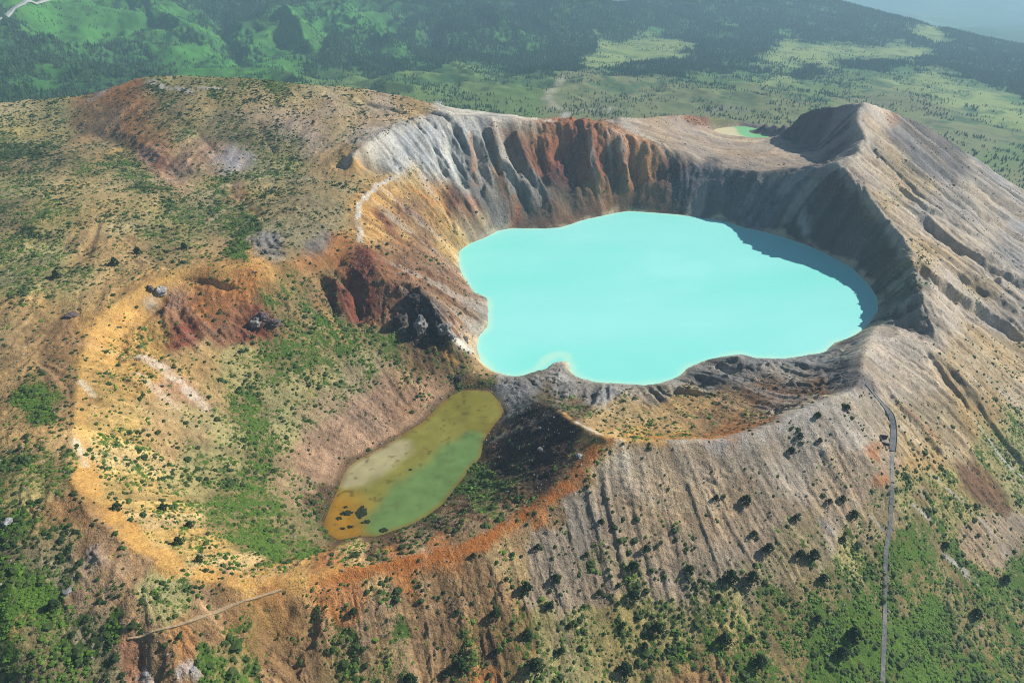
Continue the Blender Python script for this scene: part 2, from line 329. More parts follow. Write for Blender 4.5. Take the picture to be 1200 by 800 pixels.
PLACES = {
 'Go':'140,188 160,210 190,222 250,212 240,240 200,250 200,290 215,238 270,250 230,208,10 110,168,8 150,176,8 265,100 330,98 225,262',
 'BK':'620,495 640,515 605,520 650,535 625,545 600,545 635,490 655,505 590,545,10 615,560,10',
 'DP':'918,150 950,150 980,160 970,178 992,142 932,142 960,132 955,165 990,130,10 995,172,10',
 'RY':'452,222 440,246 432,268 462,240 482,224 512,250 478,270 520,288 500,232 452,272 545,300,10 525,262 555,395,8',
 'RO':'492,250 500,272 462,292 502,306 482,298 522,312 530,348 512,328 484,316 540,368 550,345 470,262 540,330 555,365,10 488,335',
 'PB':'860,175 900,192 850,190 820,170 930,188 780,152 770,146 910,170 840,182,10 870,192,10 800,163 745,142 950,190,8 880,165,8 920,180,8',
 'T':'20,125 300,120 350,117 420,118 80,220 130,215 130,260 225,230 310,225 180,240 230,130 400,150',
 'Tb':'360,220 400,215 340,255 395,250 350,280 435,210 380,235',
 'Tp':'300,137 350,135 400,135 440,122 370,160 420,160 340,150 450,145',
 'TG':'240,490 220,540 385,425 420,432 300,440 260,450 380,445 200,97 260,100 60,130 60,150 20,150 180,135 185,150 215,160 30,220 60,260 60,290 20,300 180,260 220,270 30,330 80,320 30,565 300,190 330,190 70,340 260,520 230,560 340,500 350,450 270,430 640,780 700,740 740,700 700,790 800,720 840,700 860,740 1000,660 1180,500 1180,540 1100,570 1120,600 1070,590 1000,640 200,720 640,740',
 'Gd':'20,190 60,185 20,250 260,150 300,163 340,165 285,150 60,650 50,680 100,745 120,790 320,172 215,130 205,118 40,640 90,770',
 'G':'1100,650 1180,690 1130,690 1080,670 1140,760 860,750 820,760 1080,620 920,750 1200,740 1030,700 980,690 10,550 45,545 260,590 290,620 300,570 300,520 280,480 320,430 360,420 380,392 400,402 430,400 460,410 590,560 570,580 250,772 290,780 30,620 60,740 80,780 900,720 950,700 900,780 1080,700 1150,720 1180,780 610,545 330,600 340,640 100,190',
 'GG':'45,460,12 45,485,12 280,298,10 1070,640 1100,740 30,720 960,760 1000,780 1060,760 1000,720 320,640 350,648,12 1150,790 15,700 130,740,10',
 'OT':'110,180 390,190 480,130 100,280 150,290 250,290 60,345 30,370 100,350 150,318 130,338 30,420 20,520 50,520 230,500 190,520 240,420 600,655 780,490 740,478 710,490 1080,520 1150,480 560,430,12 240,205 120,300 200,300 560,262 800,470',
 'OB':'330,765 100,710 280,705 215,770 345,712 640,600,8 600,632,10 560,640,8 540,612 560,605,10 590,590,10 505,700 520,670 350,700 640,575,10 120,130 100,150 80,400 70,430 85,470 100,620 120,650 60,600 250,735 450,700 500,690 560,690 500,740 530,700 480,635 660,545 490,250 500,270 460,290 500,305 850,465 880,480 820,492 180,780 820,780 170,745 380,760 95,680 275,225,10 60,420 430,730',
 'OBg':'330,340 350,330 360,350 340,368 380,318 340,720 300,745 450,760 550,760 400,770 600,745 310,355',
 'O':'140,115 160,125 170,145 190,162 290,332 250,350 370,303 400,300 690,535,7 660,570,7 620,600,6 570,628,6 470,658 400,692 375,690 560,793,10 870,499 845,508 520,645 240,330 275,345 215,765 1030,560,8 1022,530,8 340,710',
 'OR':'172,175 440,318 455,350 380,340 440,345 270,372 210,350 500,235 812,137,7 150,780 1040,141,8 440,370 255,395,12',
 'R':'190,190,10 410,318 430,305 430,360 395,345 215,395,12 290,378 450,258 470,250 410,375,12',
 'Y':'110,385 120,372 150,355 180,338 215,322 260,322 450,218 440,243 430,268 105,560,9 130,600,9 160,628,9 200,657,9 250,677,9 415,190 405,188 190,330 430,255 310,322',
 'OY':'140,400 130,440 110,480 160,410 300,678 350,670 480,222 460,238 430,668 760,507 800,510 710,530 510,250 475,270 98,430 350,685',
 'YT':'150,520 180,560 150,570 200,600 230,630 250,640 215,600 520,285 535,272 540,300 300,660,12 120,490 480,205,10',
 'W':'545,130 580,134 620,138 430,172 450,165 440,185 545,400,8 650,425 178,352,8 460,170 720,545',
 'Wg':'470,160 500,150 480,180 520,160 540,180 505,200 460,190 530,150 560,155',
 'BW':'250,190,10 275,188,10 262,193,10 290,187,10',
 'GR':'560,180 610,200 620,232 580,270 550,265 560,210 600,180 550,350 560,372 570,362 660,450 700,463 620,450 780,450 820,437 860,425 900,430 930,437 960,425 1060,372 1085,375 370,286,12 320,293,12 600,455 690,455 750,460 570,235 590,250',
 'GRd':'1060,160 1080,180 1110,195 985,440,14 1010,440,12 840,432 870,430 1095,190',
 'GT':'880,580 800,620 720,620 650,640 660,700 700,680 800,680 840,660 880,640 1000,580 960,570 1020,545 760,650 900,610 620,660 1150,640',
 'GTw':'720,560 760,540 800,560 850,550 900,525 950,495 680,605 980,480 1000,500 980,620,14 850,530 930,560 1010,475 800,535',
 'GTg':'700,650 740,680 930,650 880,690 1040,600 660,740 820,690 1020,620',
 'S':'1020,400 1050,400 1080,405 1100,380 1010,200 1030,180 1060,262 1100,265 1020,140 1010,165 1025,215 1100,340 1100,450 1080,440 1120,300 1030,430 1150,270 1000,190 740,147 770,160 1045,415',
 'So':'1050,190 1080,220 1040,232 1080,300 1150,400 1130,430 1190,420 1100,480 1120,520 1060,500 1150,340 1190,450 1130,470',
 'Sg':'1120,230 1160,245 1190,262 1150,310 1190,300 1190,350 1160,370 1090,240 1130,260 1170,330 1150,210 1180,235',
 'PK':'400,500 440,480 480,460 420,505 370,530 240,180 230,190 205,205 240,468 205,215 510,450 440,500 280,190,8 460,450',
 'PKg':'380,470 340,560 430,440 470,440 360,490 400,440',
 'B':'590,160 620,165 590,215 740,232 770,220 660,243 690,243 630,250 530,350 510,330 480,300 1090,580,12 900,458 945,455 600,520 780,235 90,660 560,760,12 1140,560 600,240 480,315',
 'Bg':'480,422 510,425 520,440 550,440 680,472 640,462 600,575 550,600 400,620,10 380,580,10 450,640 500,610',
 'RBw':'640,180 650,160 690,160 680,190 700,175 710,200 620,180 600,255,10 555,245,10',
 'DR':'670,175 660,205 720,185 785,200 980,215 1000,225 490,280,10 530,240,12 740,190',
 'OBw':'630,155 740,170 760,180 700,155 720,160 690,210 710,225 580,200,8 640,150 750,205',
 'DG':'680,225 720,215 660,225 1050,320 1030,300 1060,335 1040,345',
 'BGr':'820,220 850,230 880,230 900,235 880,255 820,240 800,225 930,215 990,290 850,245 830,205 870,215 945,235',
 'DB':'930,250 960,230 960,260 1000,250 1030,280 980,280 1000,395,10 1045,290 790,240',
 'K':'470,352 480,370 475,388 500,378 490,350 455,390,8 510,395,10',
 'M':'750,55 720,66 790,60 710,76,8 900,70 965,72 1000,60 1050,62 1180,130 1100,95 950,62 1060,95 1120,110 700,40,5 900,95 1080,40,8 1150,115',
 'M2':'550,112 620,105 500,108 440,95 600,112 850,105 950,100 880,90 1000,92 560,92 400,92 820,95 1180,190',
 'M3':'700,112 750,115 800,115 850,122 730,100 780,105 900,115 1060,115 1000,115 1100,135 1150,165 1190,205 1130,150 670,120 1040,108 1200,220',
 'H':'340,70 460,60 535,55 590,48,10 655,38,8 620,60,8 760,30,6 860,30,6 915,38,8 200,42 160,20 100,25 50,45 80,40 220,60 330,45 350,50 370,60 345,30 400,40 420,30 250,55 290,75 220,30 300,50 395,20 130,40 75,60 45,100,8 190,60 450,35 480,22,8',
 'Hm':'20,75 610,45,12 560,20,12 660,25,12 720,40,12 780,12,10 850,20,10 900,10,10 960,50,10 1010,30,10 1100,62,12 1160,95,12 1190,110,12 120,60 450,52 480,62 400,70 460,25 550,60 300,15 380,80 500,75 80,80 180,75 150,70 500,45 540,40 580,70 1000,75 1120,65 880,80 860,65 660,62 800,92 940,82 1060,80 360,10 1130,90 930,15 960,45,8 1060,48,10 240,20',
 'F':'20,60 50,85 110,90 130,75 160,85 272,60,8 268,35,8 260,15,8 290,25 350,10 410,60 400,75 430,45,8 440,75 500,20 520,40 600,30 600,60 650,50 650,30 700,20 620,85 690,60,8 640,75 760,20 800,30 850,40 820,12 900,30 960,28 1030,30 870,55 830,72 790,78 740,84 1090,55,8 1170,75 1200,90 1130,60,8 1010,40 20,90 5,70 100,70,8 140,55,8 170,45,8 570,15 530,65 930,88,6 1040,75,6 1180,105,8 180,10 560,45 680,35 720,32 1140,130,6 310,65,6 325,70,8',
}
smp = []
for cls, s in PLACES.items():
    for q in s.split():
        p = [float(a) for a in q.split(',')]
        th, lr = hit(p[0], p[1]); z = float(samp(Z0, np.array([th]), np.array([lr]))[0])
        smp.append((th, lr, math.degrees(math.atan2(CAMZ-z, math.exp(lr))), p[2] if len(p) > 2 else 18.0, cls))
names = list(SOIL)
PAR = np.array([list(lin(SOIL[k][:3]))+list(SOIL[k][3:])+[WOOD.get(k,0)] for k in names])
sc_i = np.array([names.index(s[4]) for s in smp])
sth = np.degrees([s[0] for s in smp]); slr = np.array([s[1] for s in smp]); sph = np.array([s[2] for s in smp]); srad = np.array([s[3] for s in smp])/F*57.3
SUB = 2
def soil_grid():
    Tq = np.degrees(TG[::SUB,::SUB]); Lq = LG[::SUB,::SUB]; Zq = Z0[::SUB,::SUB]
    Rq = np.exp(Lq); x, y = XG[::SUB,::SUB], YG[::SUB,::SUB]
    wa = (fbm(x, y, 26, 3, 61)*0.9 + fbm(x, y, 7, 2, 62)*0.35)*np.clip(300/Rq, .35, 1.6)
    wb = (fbm(x, y, 26, 3, 71)*0.6 + fbm(x, y, 7, 2, 72)*0.25)*np.clip(300/Rq, .35, 1.6)
    far = smooth(1000, 1400, Rq)
    wa = wa + far*fbm(x, y, 200, 5, 63, .6)*1.5; wb = wb + far*fbm(x, y, 200, 5, 73, .6)*0.6
    Pq = np.degrees(np.arctan2(CAMZ-Zq, Rq))+wb; Tq = Tq+wa
    out = np.zeros(Tq.shape+(PAR.shape[1],)); W = np.full(Tq.shape, 1e-12)
    a = np.zeros(Tq.shape+(PAR.shape[1],))
    for i in range(len(smp)):
        dth = Tq-sth[i]; dph = Pq-sph[i]; dl = (Lq-slr[i])*16
        d2 = (dth*dth+dph*dph+np.minimum(dl*dl, 60.0 if slr[i] < 6.9 else 9.0)*0.7)/(srad[i]**2)
        g = np.exp(-np.minimum(d2*1.6, 40)) + 1e-4/(1+d2)**3
        W += g; a += g[...,None]*PAR[sc_i[i]]
    return a/W[...,None]
SG = soil_grid()
def sampS(th, lr):
    x = np.clip((th-T0)/(DG*SUB), 0, SG.shape[1]-1.001); y = np.clip((lr-L0)/(DG*SUB), 0, SG.shape[0]-1.001)
    xi = x.astype(np.int32); yi = y.astype(np.int32); fx = (x-xi)[...,None]; fy = (y-yi)[...,None]
    return (SG[yi,xi]*(1-fx)+SG[yi,xi+1]*fx)*(1-fy)+(SG[yi+1,xi]*(1-fx)+SG[yi+1,xi+1]*fx)*fy

# ------------------------------------------------------------------ the ground sheet
IN = radians(52.0)
tin = np.linspace(-IN, IN, 1050)
tout = np.concatenate([np.linspace(IN, 2*pi-IN, 60)[1:-1]])
def seg(a, b, d): return np.arange(math.log(a), math.log(b), d)
lrs = np.concatenate([seg(8, 60, .12), seg(60, 130, .02), seg(130, 300, .0028), seg(300, 730, .0020), seg(730, 1100, .0045), seg(1100, 3600, .0035), seg(3600, 14000, .015), [math.log(14000)]])
ths = np.concatenate([tin, tout])
NTm, NLm = len(ths), len(lrs)
TM, LM = np.meshgrid(ths, lrs)
TM = TM.copy(); RM = np.exp(LM); XM = RM*np.sin(TM); YM = RM*np.cos(TM)
TMc = np.where(TM > pi, TM-2*pi, TM)                    # -pi..pi
outw = smooth(radians(56), radians(85), np.abs(TMc))
TS = np.clip(TMc, T0, T1)
ZM = samp(Z0, TS, np.maximum(LM, L0))
ZM = ZM*(1-outw) + outw*(-60-0.03*RM)
SM = sampS(TS, np.maximum(LM, L0))
inw = smooth(60, 120, RM)*(1-smooth(900, 1300, RM))*(1-outw)
def stl(k):
    g = ST[k]; return samp(g, TS, np.clip(LM, L0, LR[NLn-2]))*inw
sb, sm_, ss, sf = stl('big'), stl('mid'), stl('small'), stl('fine')
# polygon tests in plan
def inside(poly, x, y):
    n = len(poly); r = np.zeros(x.shape, bool); j = n-1
    for i in range(n):
        xi, yi = poly[i][:2]; xj, yj = poly[j][:2]
        r ^= ((yi > y) != (yj > y)) & (x < (xj-xi)*(y-yi)/(yj-yi+1e-12)+xi); j = i
    return r
def window(P, m):
    """mesh rows and columns within m metres of the plan points P"""
    th, lr = tolr(np.asarray(P)); r0 = np.exp(lr.min())
    k0 = np.searchsorted(lrs, math.log(max(9, r0-m))); k1 = np.searchsorted(lrs, math.log(np.exp(lr.max())+m))
    dt = m/r0
    c0 = np.searchsorted(tin, th.min()-dt); c1 = np.searchsorted(tin, th.max()+dt)
    return slice(k0, max(k1,k0+1)), slice(c0, max(c1,c0+1))
def pdist(P, X, Y):
    """distance to a polyline and which side (+1 = right of travel), and 0..1 along"""
    D = np.full(X.shape, 1e9); S = np.zeros(X.shape); U = np.zeros(X.shape); n = len(P)-1
    for i in range(n):
        ax, ay = P[i][:2]; bx, by = P[i+1][:2]; dx, dy = bx-ax, by-ay; L2 = dx*dx+dy*dy+1e-9
        t = np.clip(((X-ax)*dx+(Y-ay)*dy)/L2, 0, 1)
        ex = X-ax-t*dx; ey = Y-ay-t*dy; d = np.sqrt(ex*ex+ey*ey)
        m = d < D; D = np.where(m, d, D); S = np.where(m, np.sign(dy*(X-ax)-dx*(Y-ay)), S); U = np.where(m, (i+t)/n, U)
    return D, S, U
def ground_px(s):
    out = []
    for q in parse(s):
        th, lr = hit(q[0], q[1]); r = math.exp(lr); out.append((r*sin(th), r*cos(th)))
    return out
NX = fbm(XM, YM, 9, 2, 31); NY = fbm(XM, YM, 9, 2, 32)
# water-side mask: no roughening that would break a shoreline
dz = np.full(XM.shape, 1.0)
for P, z in ((shoreP, 0.0), (pondP, PONDZ), (tarnP, TARNZ)):
    sl = window(P, 22)
    d, _, _ = pdist(list(P)+[P[0]], XM[sl], YM[sl])
    ins = inside(P, XM[sl], YM[sl])
    dz[sl] = np.minimum(dz[sl], np.where(ins, 0, smooth(1, 16, d)*0.9+0.1))
for s_ in (LINES[0], LINES[1]):
    P = px(s_); sl = window(P, 14); d, _, _ = pdist(P, XM[sl], YM[sl]); dz[sl] *= .3+.7*smooth(2, 12, d)
A = SM[..., 5:9].copy(); rockm = SM[..., 9]
ridge = lambda n: 1-np.minimum(np.abs(n)*0.9, 1.6)       # 1 on a crest or floor line, falling off both sides
crest = lambda n: 0.9-1.15*np.abs(n)
groove = lambda n: -1.25*np.exp(-np.abs(n)*4.5)+.3
cw = smooth(1.3, 2.0, A[...,1])                          # high walls carve into sharp ribs, gravel slopes into narrow rills
disp = A[...,0]*(0.6*sb+0.35*crest(sb)) + A[...,1]*(cw*(0.3*sm_+0.75*crest(sm_)) + (1-cw)*(0.35*sm_+0.6*groove(sm_))) + A[...,2]*(cw*(.25*ss+.6*crest(ss))+(1-cw)*(0.25*ss+0.55*groove(ss))) + A[...,3]*0.45*sf
rill = smooth(-.35, -.9, groove(ss))*(1-cw)*np.clip(A[...,2]-.3,0,1) + smooth(-.35,-.9,groove(sm_))*(1-cw)*np.clip(A[...,1]-.3,0,1)*.7
rk = fbm(XM, YM, 7.0, 4, 41, .6)
disp += rockm*(0.7*rk + 0.8*np.maximum(rk-0.35, 0)*2)*inw
disp *= dz*inw
disp += inw*dz*(fbm(XM, YM, 60, 3, 51)*1.2 + fbm(XM, YM, 3.0, 2, 52)*0.14)
farw = smooth(1150, 1500, RM)*(1-outw)
hill = np.abs(fbm(XM, YM, 260, 5, 55))
disp += farw*((0.5-hill)*58*smooth(-90, -30, ZM) + fbm(XM, YM, 90, 4, 56)*5) + smooth(3600, 6000, RM)*fbm(XM, YM, 900, 4, 57)*60
ZM = ZM + disp
# gullies, ribs and alcoves that can be named: depth (+ digs, - raises), width left and right of travel, line
CARVE = [
 (3,12,24,'80,149 130,160 165,180 190,200 212,213'), (1.2,8,8,'330,268 300,250 275,228 268,214 285,206'), (1.6,9,14,'0,262 40,275 90,292 120,300'),(1.2,6,8,'225,150 245,170 262,186'), (1.2,7,7,'300,140 310,165 325,184'), (2,5,7,'420,120 450,126 480,136'),
 (9,5,32,'1080,250 1100,268 1125,287 1150,303 1180,320 1210,334'), (9,5,30,'1076,308 1092,324 1118,342 1150,360 1180,380 1210,400'),
 (4.5,3.5,22,'1048,212 1066,228 1090,246 1120,262 1160,285'), (5,3.5,18,'1120,318 1145,333 1160,345'), (4,3,18,'1090,190 1120,212 1150,235 1190,262'),
 (2.5,4,20,'1105,425 1135,458 1160,492 1190,530 1215,562'), (2.5,3,12,'1035,445 1052,470 1078,500 1110,540'), (2.5,2.5,9,'1085,410 1110,440 1140,480'),
 (3,2.5,12,'1150,300 1175,310 1205,322'), (4,3,16,'1140,245 1170,262 1205,285'), (3,3,12,'1020,170 1050,200 1085,232'),
 (32,70,60,'288,84 275,62 258,40 262,8'), (-26,60,40,'335,26 350,45 375,72'), (-20,60,40,'15,30 45,52 75,76'), (-22,60,40,'150,8 200,35 250,62'), (18,50,40,'120,60 150,75 180,84'), (-22,60,50,'390,12 430,36 470,60'), (20,50,50,'370,72 385,45 372,15'), (-20,70,50,'560,20 600,45 640,60'), (20,60,60,'520,70 505,40 520,12'),
 (3,2,5,'203,323 230,328 255,333 278,338'), (4,8,5,'268,372 288,380 300,388'), (3,6,4,'205,360 222,380 238,396'),
 (10,20,20,'650,160 668,185 682,212'), (10,16,16,'738,180 748,200 752,214'), (7,12,12,'700,178 716,200 724,214'), (6,12,10,'770,190 778,205'),
 (6,10,10,'590,155 600,185 608,205'), (7,10,8,'556,160 562,200 566,225'), (5,8,8,'525,160 536,195 545,222'), (5,7,7,'625,160 636,190 640,225'), (4,7,7,'505,165 514,190 522,210'),
 (-7,14,8,'572,150 585,185 606,215 636,246'), (-6,12,8,'600,150 618,190 640,225 656,250'), (-5,8,6,'540,150 552,190 575,240'), (-5,10,8,'690,150 692,190 706,225'), (-5,10,8,'725,160 730,195 740,228'),
 (5,8,8,'395,187 402,192 408,196'), (3,16,10,'195,185 205,200 215,210'), (5,10,6,'395,318 415,345 420,375'), (5,7,5,'372,322 384,345 392,372'),
 (5,7,5,'472,350 480,372 478,392'), (5,6,6,'505,372 508,392 512,402'), (-3,5,5,'488,372 493,388'), (-4,6,5,'515,385 523,398 530,408'),
 (4.5,3,9,'836,428 858,431 882,430'), (4,2.5,8,'806,446 838,447'), (3,2.5,7,'790,456 838,462'), (3,2,6,'895,421 925,422'), (3,5,5,'965,417 990,408 1008,398'),
 (2.5,4,4,'470,245 490,262 505,272'), (3,5,4,'440,250 452,266'), (3,5,5,'498,245 510,262'), (3,5,5,'520,235 530,262 532,275'),
 (3,6,5,'150,770 190,790'), (4,8,6,'340,700 322,740 300,775 285,800'), (3,7,5,'370,690 360,730 330,790'), (2,5,4,'235,715 270,700 330,690 370,680'),
]
for dep, wl, wr, s in CARVE:
    P = ground_px(s); wmax = max(wl, wr)*1.3
    sl = window(P, wmax)
    X = XM[sl]+NX[sl]*1.1; Y = YM[sl]+NY[sl]*1.1
    d, sd_, u = pdist(P, X, Y)
    wv = np.where(sd_ > 0, wr, wl)*(0.8+0.35*NX[sl])
    prof = np.clip(1-d/wv, 0, 1)
    taper = smooth(0, .12, u)*smooth(1, .85, u)*0.9+0.1
    ZM[sl] -= dep*prof**0.85*taper*dz[sl]
print('rows', NLm, 'cols', NTm, 'verts', NLm*NTm)

# ------------------------------------------------------------------ soil colours
RGB = SM[..., :3].copy(); VEG = SM[..., 3].copy(); VBR = SM[..., 4].copy(); WD = SM[..., 10]
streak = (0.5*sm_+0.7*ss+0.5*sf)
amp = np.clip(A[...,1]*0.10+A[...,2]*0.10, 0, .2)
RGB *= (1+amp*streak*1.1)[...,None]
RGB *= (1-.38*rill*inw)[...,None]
RGB *= (1+(.16*fbm(XM, YM, 13, 3, 85)+.12*fbm(XM, YM, 3.2, 2, 86))*inw)[...,None]
warm = fbm(XM, YM, 34, 4, 81)*inw
RGB[...,0] *= 1+0.08*warm; RGB[...,2] *= 1-0.14*warm
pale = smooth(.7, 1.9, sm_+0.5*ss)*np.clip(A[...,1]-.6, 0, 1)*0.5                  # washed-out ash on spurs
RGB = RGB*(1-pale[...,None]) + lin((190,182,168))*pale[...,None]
VEG = VEG + inw*np.where((VEG > .05)&(VEG < .9), (0.10*ss+0.12*fbm(XM, YM, 14, 3, 83)), 0)
STROKE = [ ((72,54,42),16,.9,.0,'632,482 648,500 640,520 622,540 600,548 615,515'),  # broad dark stroke painting in the shade of the pond crater's east wall
 ((196,124,62),2.6,.8,.1,'612,604 567,630 500,653 433,667 400,672'),  # colour, width in metres, strength, plant cover kept, line
 ((222,216,202),2.6,.95,0,'467,203 443,218 428,233 420,242 419,258 422,270 421,282'), ((206,198,182),7,.8,0,'400,190 425,180 440,166 470,152'),
 ((216,210,196),9,.95,0,'515,122 545,130 600,135 647,139'), ((206,196,176),8,.8,0,'712,140 728,139 745,152 775,168'),
 ((186,112,50),5.0,.9,.1,'712,514 693,535 677,553 650,578 610,605 567,631 500,654 433,668 395,674'), ((214,164,88),5,.7,.2,'397,666 333,678 283,684 233,674 187,652 150,626 120,600 105,570 98,545'),
 ((214,168,94),4,.7,.1,'96,520 92,480 100,430 110,395 122,372 150,350 180,332 215,317 262,319'), ((222,176,100),2.2,.9,0,'655,481 672,493 700,508 740,515 780,517'), ((232,224,208),2.0,.95,0,'676,494 692,504 702,508'),
 ((200,138,62),5,.8,.1,'740,509 780,512 830,512 870,503'), ((196,116,48),4,.7,.1,'800,506 850,506 880,498 905,488'), ((192,184,172),7,.8,.1,'800,518 850,516 883,506 933,485 973,468 1000,457'),
 ((206,192,168),8,.8,0,'976,192 1000,184 1012,168 1014,155 1004,140 1008,126'), ((202,190,170),6,.8,0,'980,193 1005,217 1028,241 1050,268 1068,298'), ((206,190,162),5,.7,0,'1030,379 1020,393 1014,412'),
 ((206,150,86),2.2,.8,.2,'370,352 385,372 405,402'), ((150,92,76),2.6,.7,.2,'1063,478 1085,500 1102,516'), ((176,112,80),3,.7,.2,'1020,528 1034,548 1040,562'), ((168,116,86),5,.4,.2,'1050,540 1070,560'),
 ((226,206,182),4.2,.85,.1,'165,418 190,432 215,452 240,476'), ((224,200,166),3.0,.8,.1,'160,438 185,458 206,478'), ((222,206,176),2.2,.8,.1,'88,516 94,528 99,546'), ((220,206,180),2.5,.8,.1,'96,447 108,462'),
 ((190,186,178),1.6,.8,.2,'1070,593 1095,612'), ((188,182,174),1.6,.7,.3,'1092,555 1120,580 1150,610 1180,650'), ((186,180,170),1.5,.7,.3,'1105,648 1145,680'), ((186,180,168),1.3,.6,.3,'960,610 990,640'), ((186,180,168),1.3,.6,.3,'1000,590 1035,620'),
 ((180,180,178),2.2,.85,.1,'1140,485 1165,520 1185,545 1205,562'), ((186,182,176),1.6,.7,.3,'1110,652 1135,670'), ((190,184,176),1.4,.6,.3,'1128,672 1145,685'), ((190,184,176),1.4,.6,.3,'1140,728 1152,735'),
 ((202,198,190),5,.8,.1,'178,96 195,103 222,108'), ((200,196,186),4,.7,.1,'235,104 262,106'), ((190,182,172),6,.7,.2,'105,118 126,106'), ((196,172,140),3.2,.7,.4,'240,262 262,245 276,237'), ((188,166,136),3,.7,.3,'245,225 262,218 280,216'),
 ((140,102,40),4,.6,.4,'285,222 292,235 303,250'), ((188,174,152),14,.9,.1,'660,98 652,108 640,120 655,127'), ((176,164,146),18,.7,.1,'650,126 690,128 720,126'), ((150,140,136),16,.7,.2,'830,132 850,130 870,133'),
 ((160,100,66),9,.6,.1,'785,136 810,135 828,138'), ((224,204,160),7,.85,.1,'826,155 840,160 870,165 900,163'), ((196,190,186),5,.8,0,'940,255 948,262 945,270'),
 ((210,168,102),2.0,.85,.2,'-5,775 10,750 22,735 25,725'), ((206,196,186),2.6,.9,.1,'168,788 175,800'), ((206,196,186),2.6,.9,.1,'213,790 224,784 230,790'),
 ((110,96,84),9,.7,.1,'697,132 715,136 722,140'), ((196,148,76),2.4,.8,.1,'505,402 520,412 535,424'), ((208,176,120),6,.7,.1,'455,206 480,212 505,230 520,250'), ((120,52,42),6,.7,.1,'425,290 432,320 436,350'),
 ((206,140,70),4,.7,.1,'475,215 500,232 520,242'), ((122,60,52),6,.7,0,'440,250 455,265 470,285'), ((130,74,58),4,.6,0,'465,235 480,250 500,265'), ((210,190,160),3,.8,0,'425,176 432,188'),
 ((196,120,60),4,.5,0,'552,160 555,195 556,215'), ((190,110,56),6,.7,0,'600,270 605,250 603,236'), ((86,78,80),5,.7,0,'300,372 312,376 325,380'),
]
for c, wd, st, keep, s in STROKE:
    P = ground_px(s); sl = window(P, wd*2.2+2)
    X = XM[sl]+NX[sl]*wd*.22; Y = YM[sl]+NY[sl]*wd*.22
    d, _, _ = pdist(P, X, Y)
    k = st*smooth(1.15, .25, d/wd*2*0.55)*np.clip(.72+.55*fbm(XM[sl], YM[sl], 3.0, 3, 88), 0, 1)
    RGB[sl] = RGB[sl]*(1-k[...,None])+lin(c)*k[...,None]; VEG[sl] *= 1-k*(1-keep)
# pale crust along the lake shore, damp dark rim round the pond
sl = window(shoreP, 12); d, _, _ = pdist(list(shoreP)+[shoreP[0]], XM[sl], YM[sl])
k = smooth(3.2, 0.6, d+NX[sl]*2.2)*.75*np.clip(.6+.9*fbm(XM[sl],YM[sl],14,3,89),0,1); RGB[sl] = RGB[sl]*(1-k[...,None])+lin((228,212,172))*k[...,None]; VEG[sl] *= 1-smooth(9, 3, d)
sl = window(pondP, 12); d, _, _ = pdist(list(pondP)+[pondP[0]], XM[sl], YM[sl])
k = smooth(4.5, 0.8, d+NX[sl]*1.2)*.75; RGB[sl] = RGB[sl]*(1-k[...,None])+lin((92,72,44))*k[...,None]
# far fields: mottled with scrub
sp = smooth(-.05, .4, fbm(XM, YM, 46, 6, 91, .7))*farw*np.clip(SM[...,3]*1.5+.12, 0, .85)
lt = smooth(.1, .6, fbm(XM, YM, 60, 4, 95))*farw*.16*(1-.6*(WD > .25)); RGB = RGB*(1-lt[...,None])+lin((150,172,84))*lt[...,None]
RGB = RGB*(1-sp[...,None]) + lin((56,96,46))*sp[...,None]
VEG = VEG*(1-farw)
RGB = np.where((outw > 0)[...,None], RGB*(1-outw[...,None])+lin((60,84,44))*outw[...,None], RGB)
ALB = 0.78
RGB = np.clip(RGB*ALB, 0.01, .85)

verts = np.stack([XM, YM, ZM], -1).reshape(-1, 3).astype(np.float32)
i = np.arange(NLm-1)[:,None]; j = np.arange(NTm)[None,:]; jn = (j+1) % NTm
quads = np.stack([i*NTm+j+0*i, i*NTm+jn+0*i, (i+1)*NTm+jn, (i+1)*NTm+j], -1).reshape(-1, 4)
cv = len(verts); verts = np.concatenate([verts, [[0, 0, float(ZM[0].mean())]]]).astype(np.float32)
tris = np.stack([np.full(NTm, cv), (np.arange(NTm)+1) % NTm, np.arange(NTm)], -1)
me = bpy.data.meshes.new('ground')
me.vertices.add(len(verts)); me.vertices.foreach_set('co', verts.ravel())
nlp = quads.size+tris.size
me.loops.add(nlp); me.loops.foreach_set('vertex_index', np.concatenate([quads[:, ::-1].ravel(), tris[:, ::-1].ravel()]).astype(np.int32))
me.polygons.add(len(quads)+len(tris))
me.polygons.foreach_set('loop_start', np.concatenate([np.arange(len(quads))*4, len(quads)*4+np.arange(len(tris))*3]).astype(np.int32))
me.update(calc_edges=True)
me.shade_smooth()
def vattr(me, name, arr, typ='FLOAT_COLOR'):
    a = me.attributes.new(name, typ, 'POINT')
    if typ == 'FLOAT_COLOR':
        n = arr.shape[0]; c = np.ones((n, 4), np.float32); c[:, :arr.shape[1]] = arr; a.data.foreach_set('color', c.ravel())
    else: a.data.foreach_set('value', arr.astype(np.float32).ravel())
ex = lambda a: np.concatenate([a.reshape(-1, a.shape[-1]), a.reshape(-1, a.shape[-1])[:1]])
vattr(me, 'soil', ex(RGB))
vattr(me, 'cover', ex(np.stack([np.clip(VEG,0,1), np.clip(VBR,0,1), np.clip(rockm/1.6,0,1)*inw], -1)))

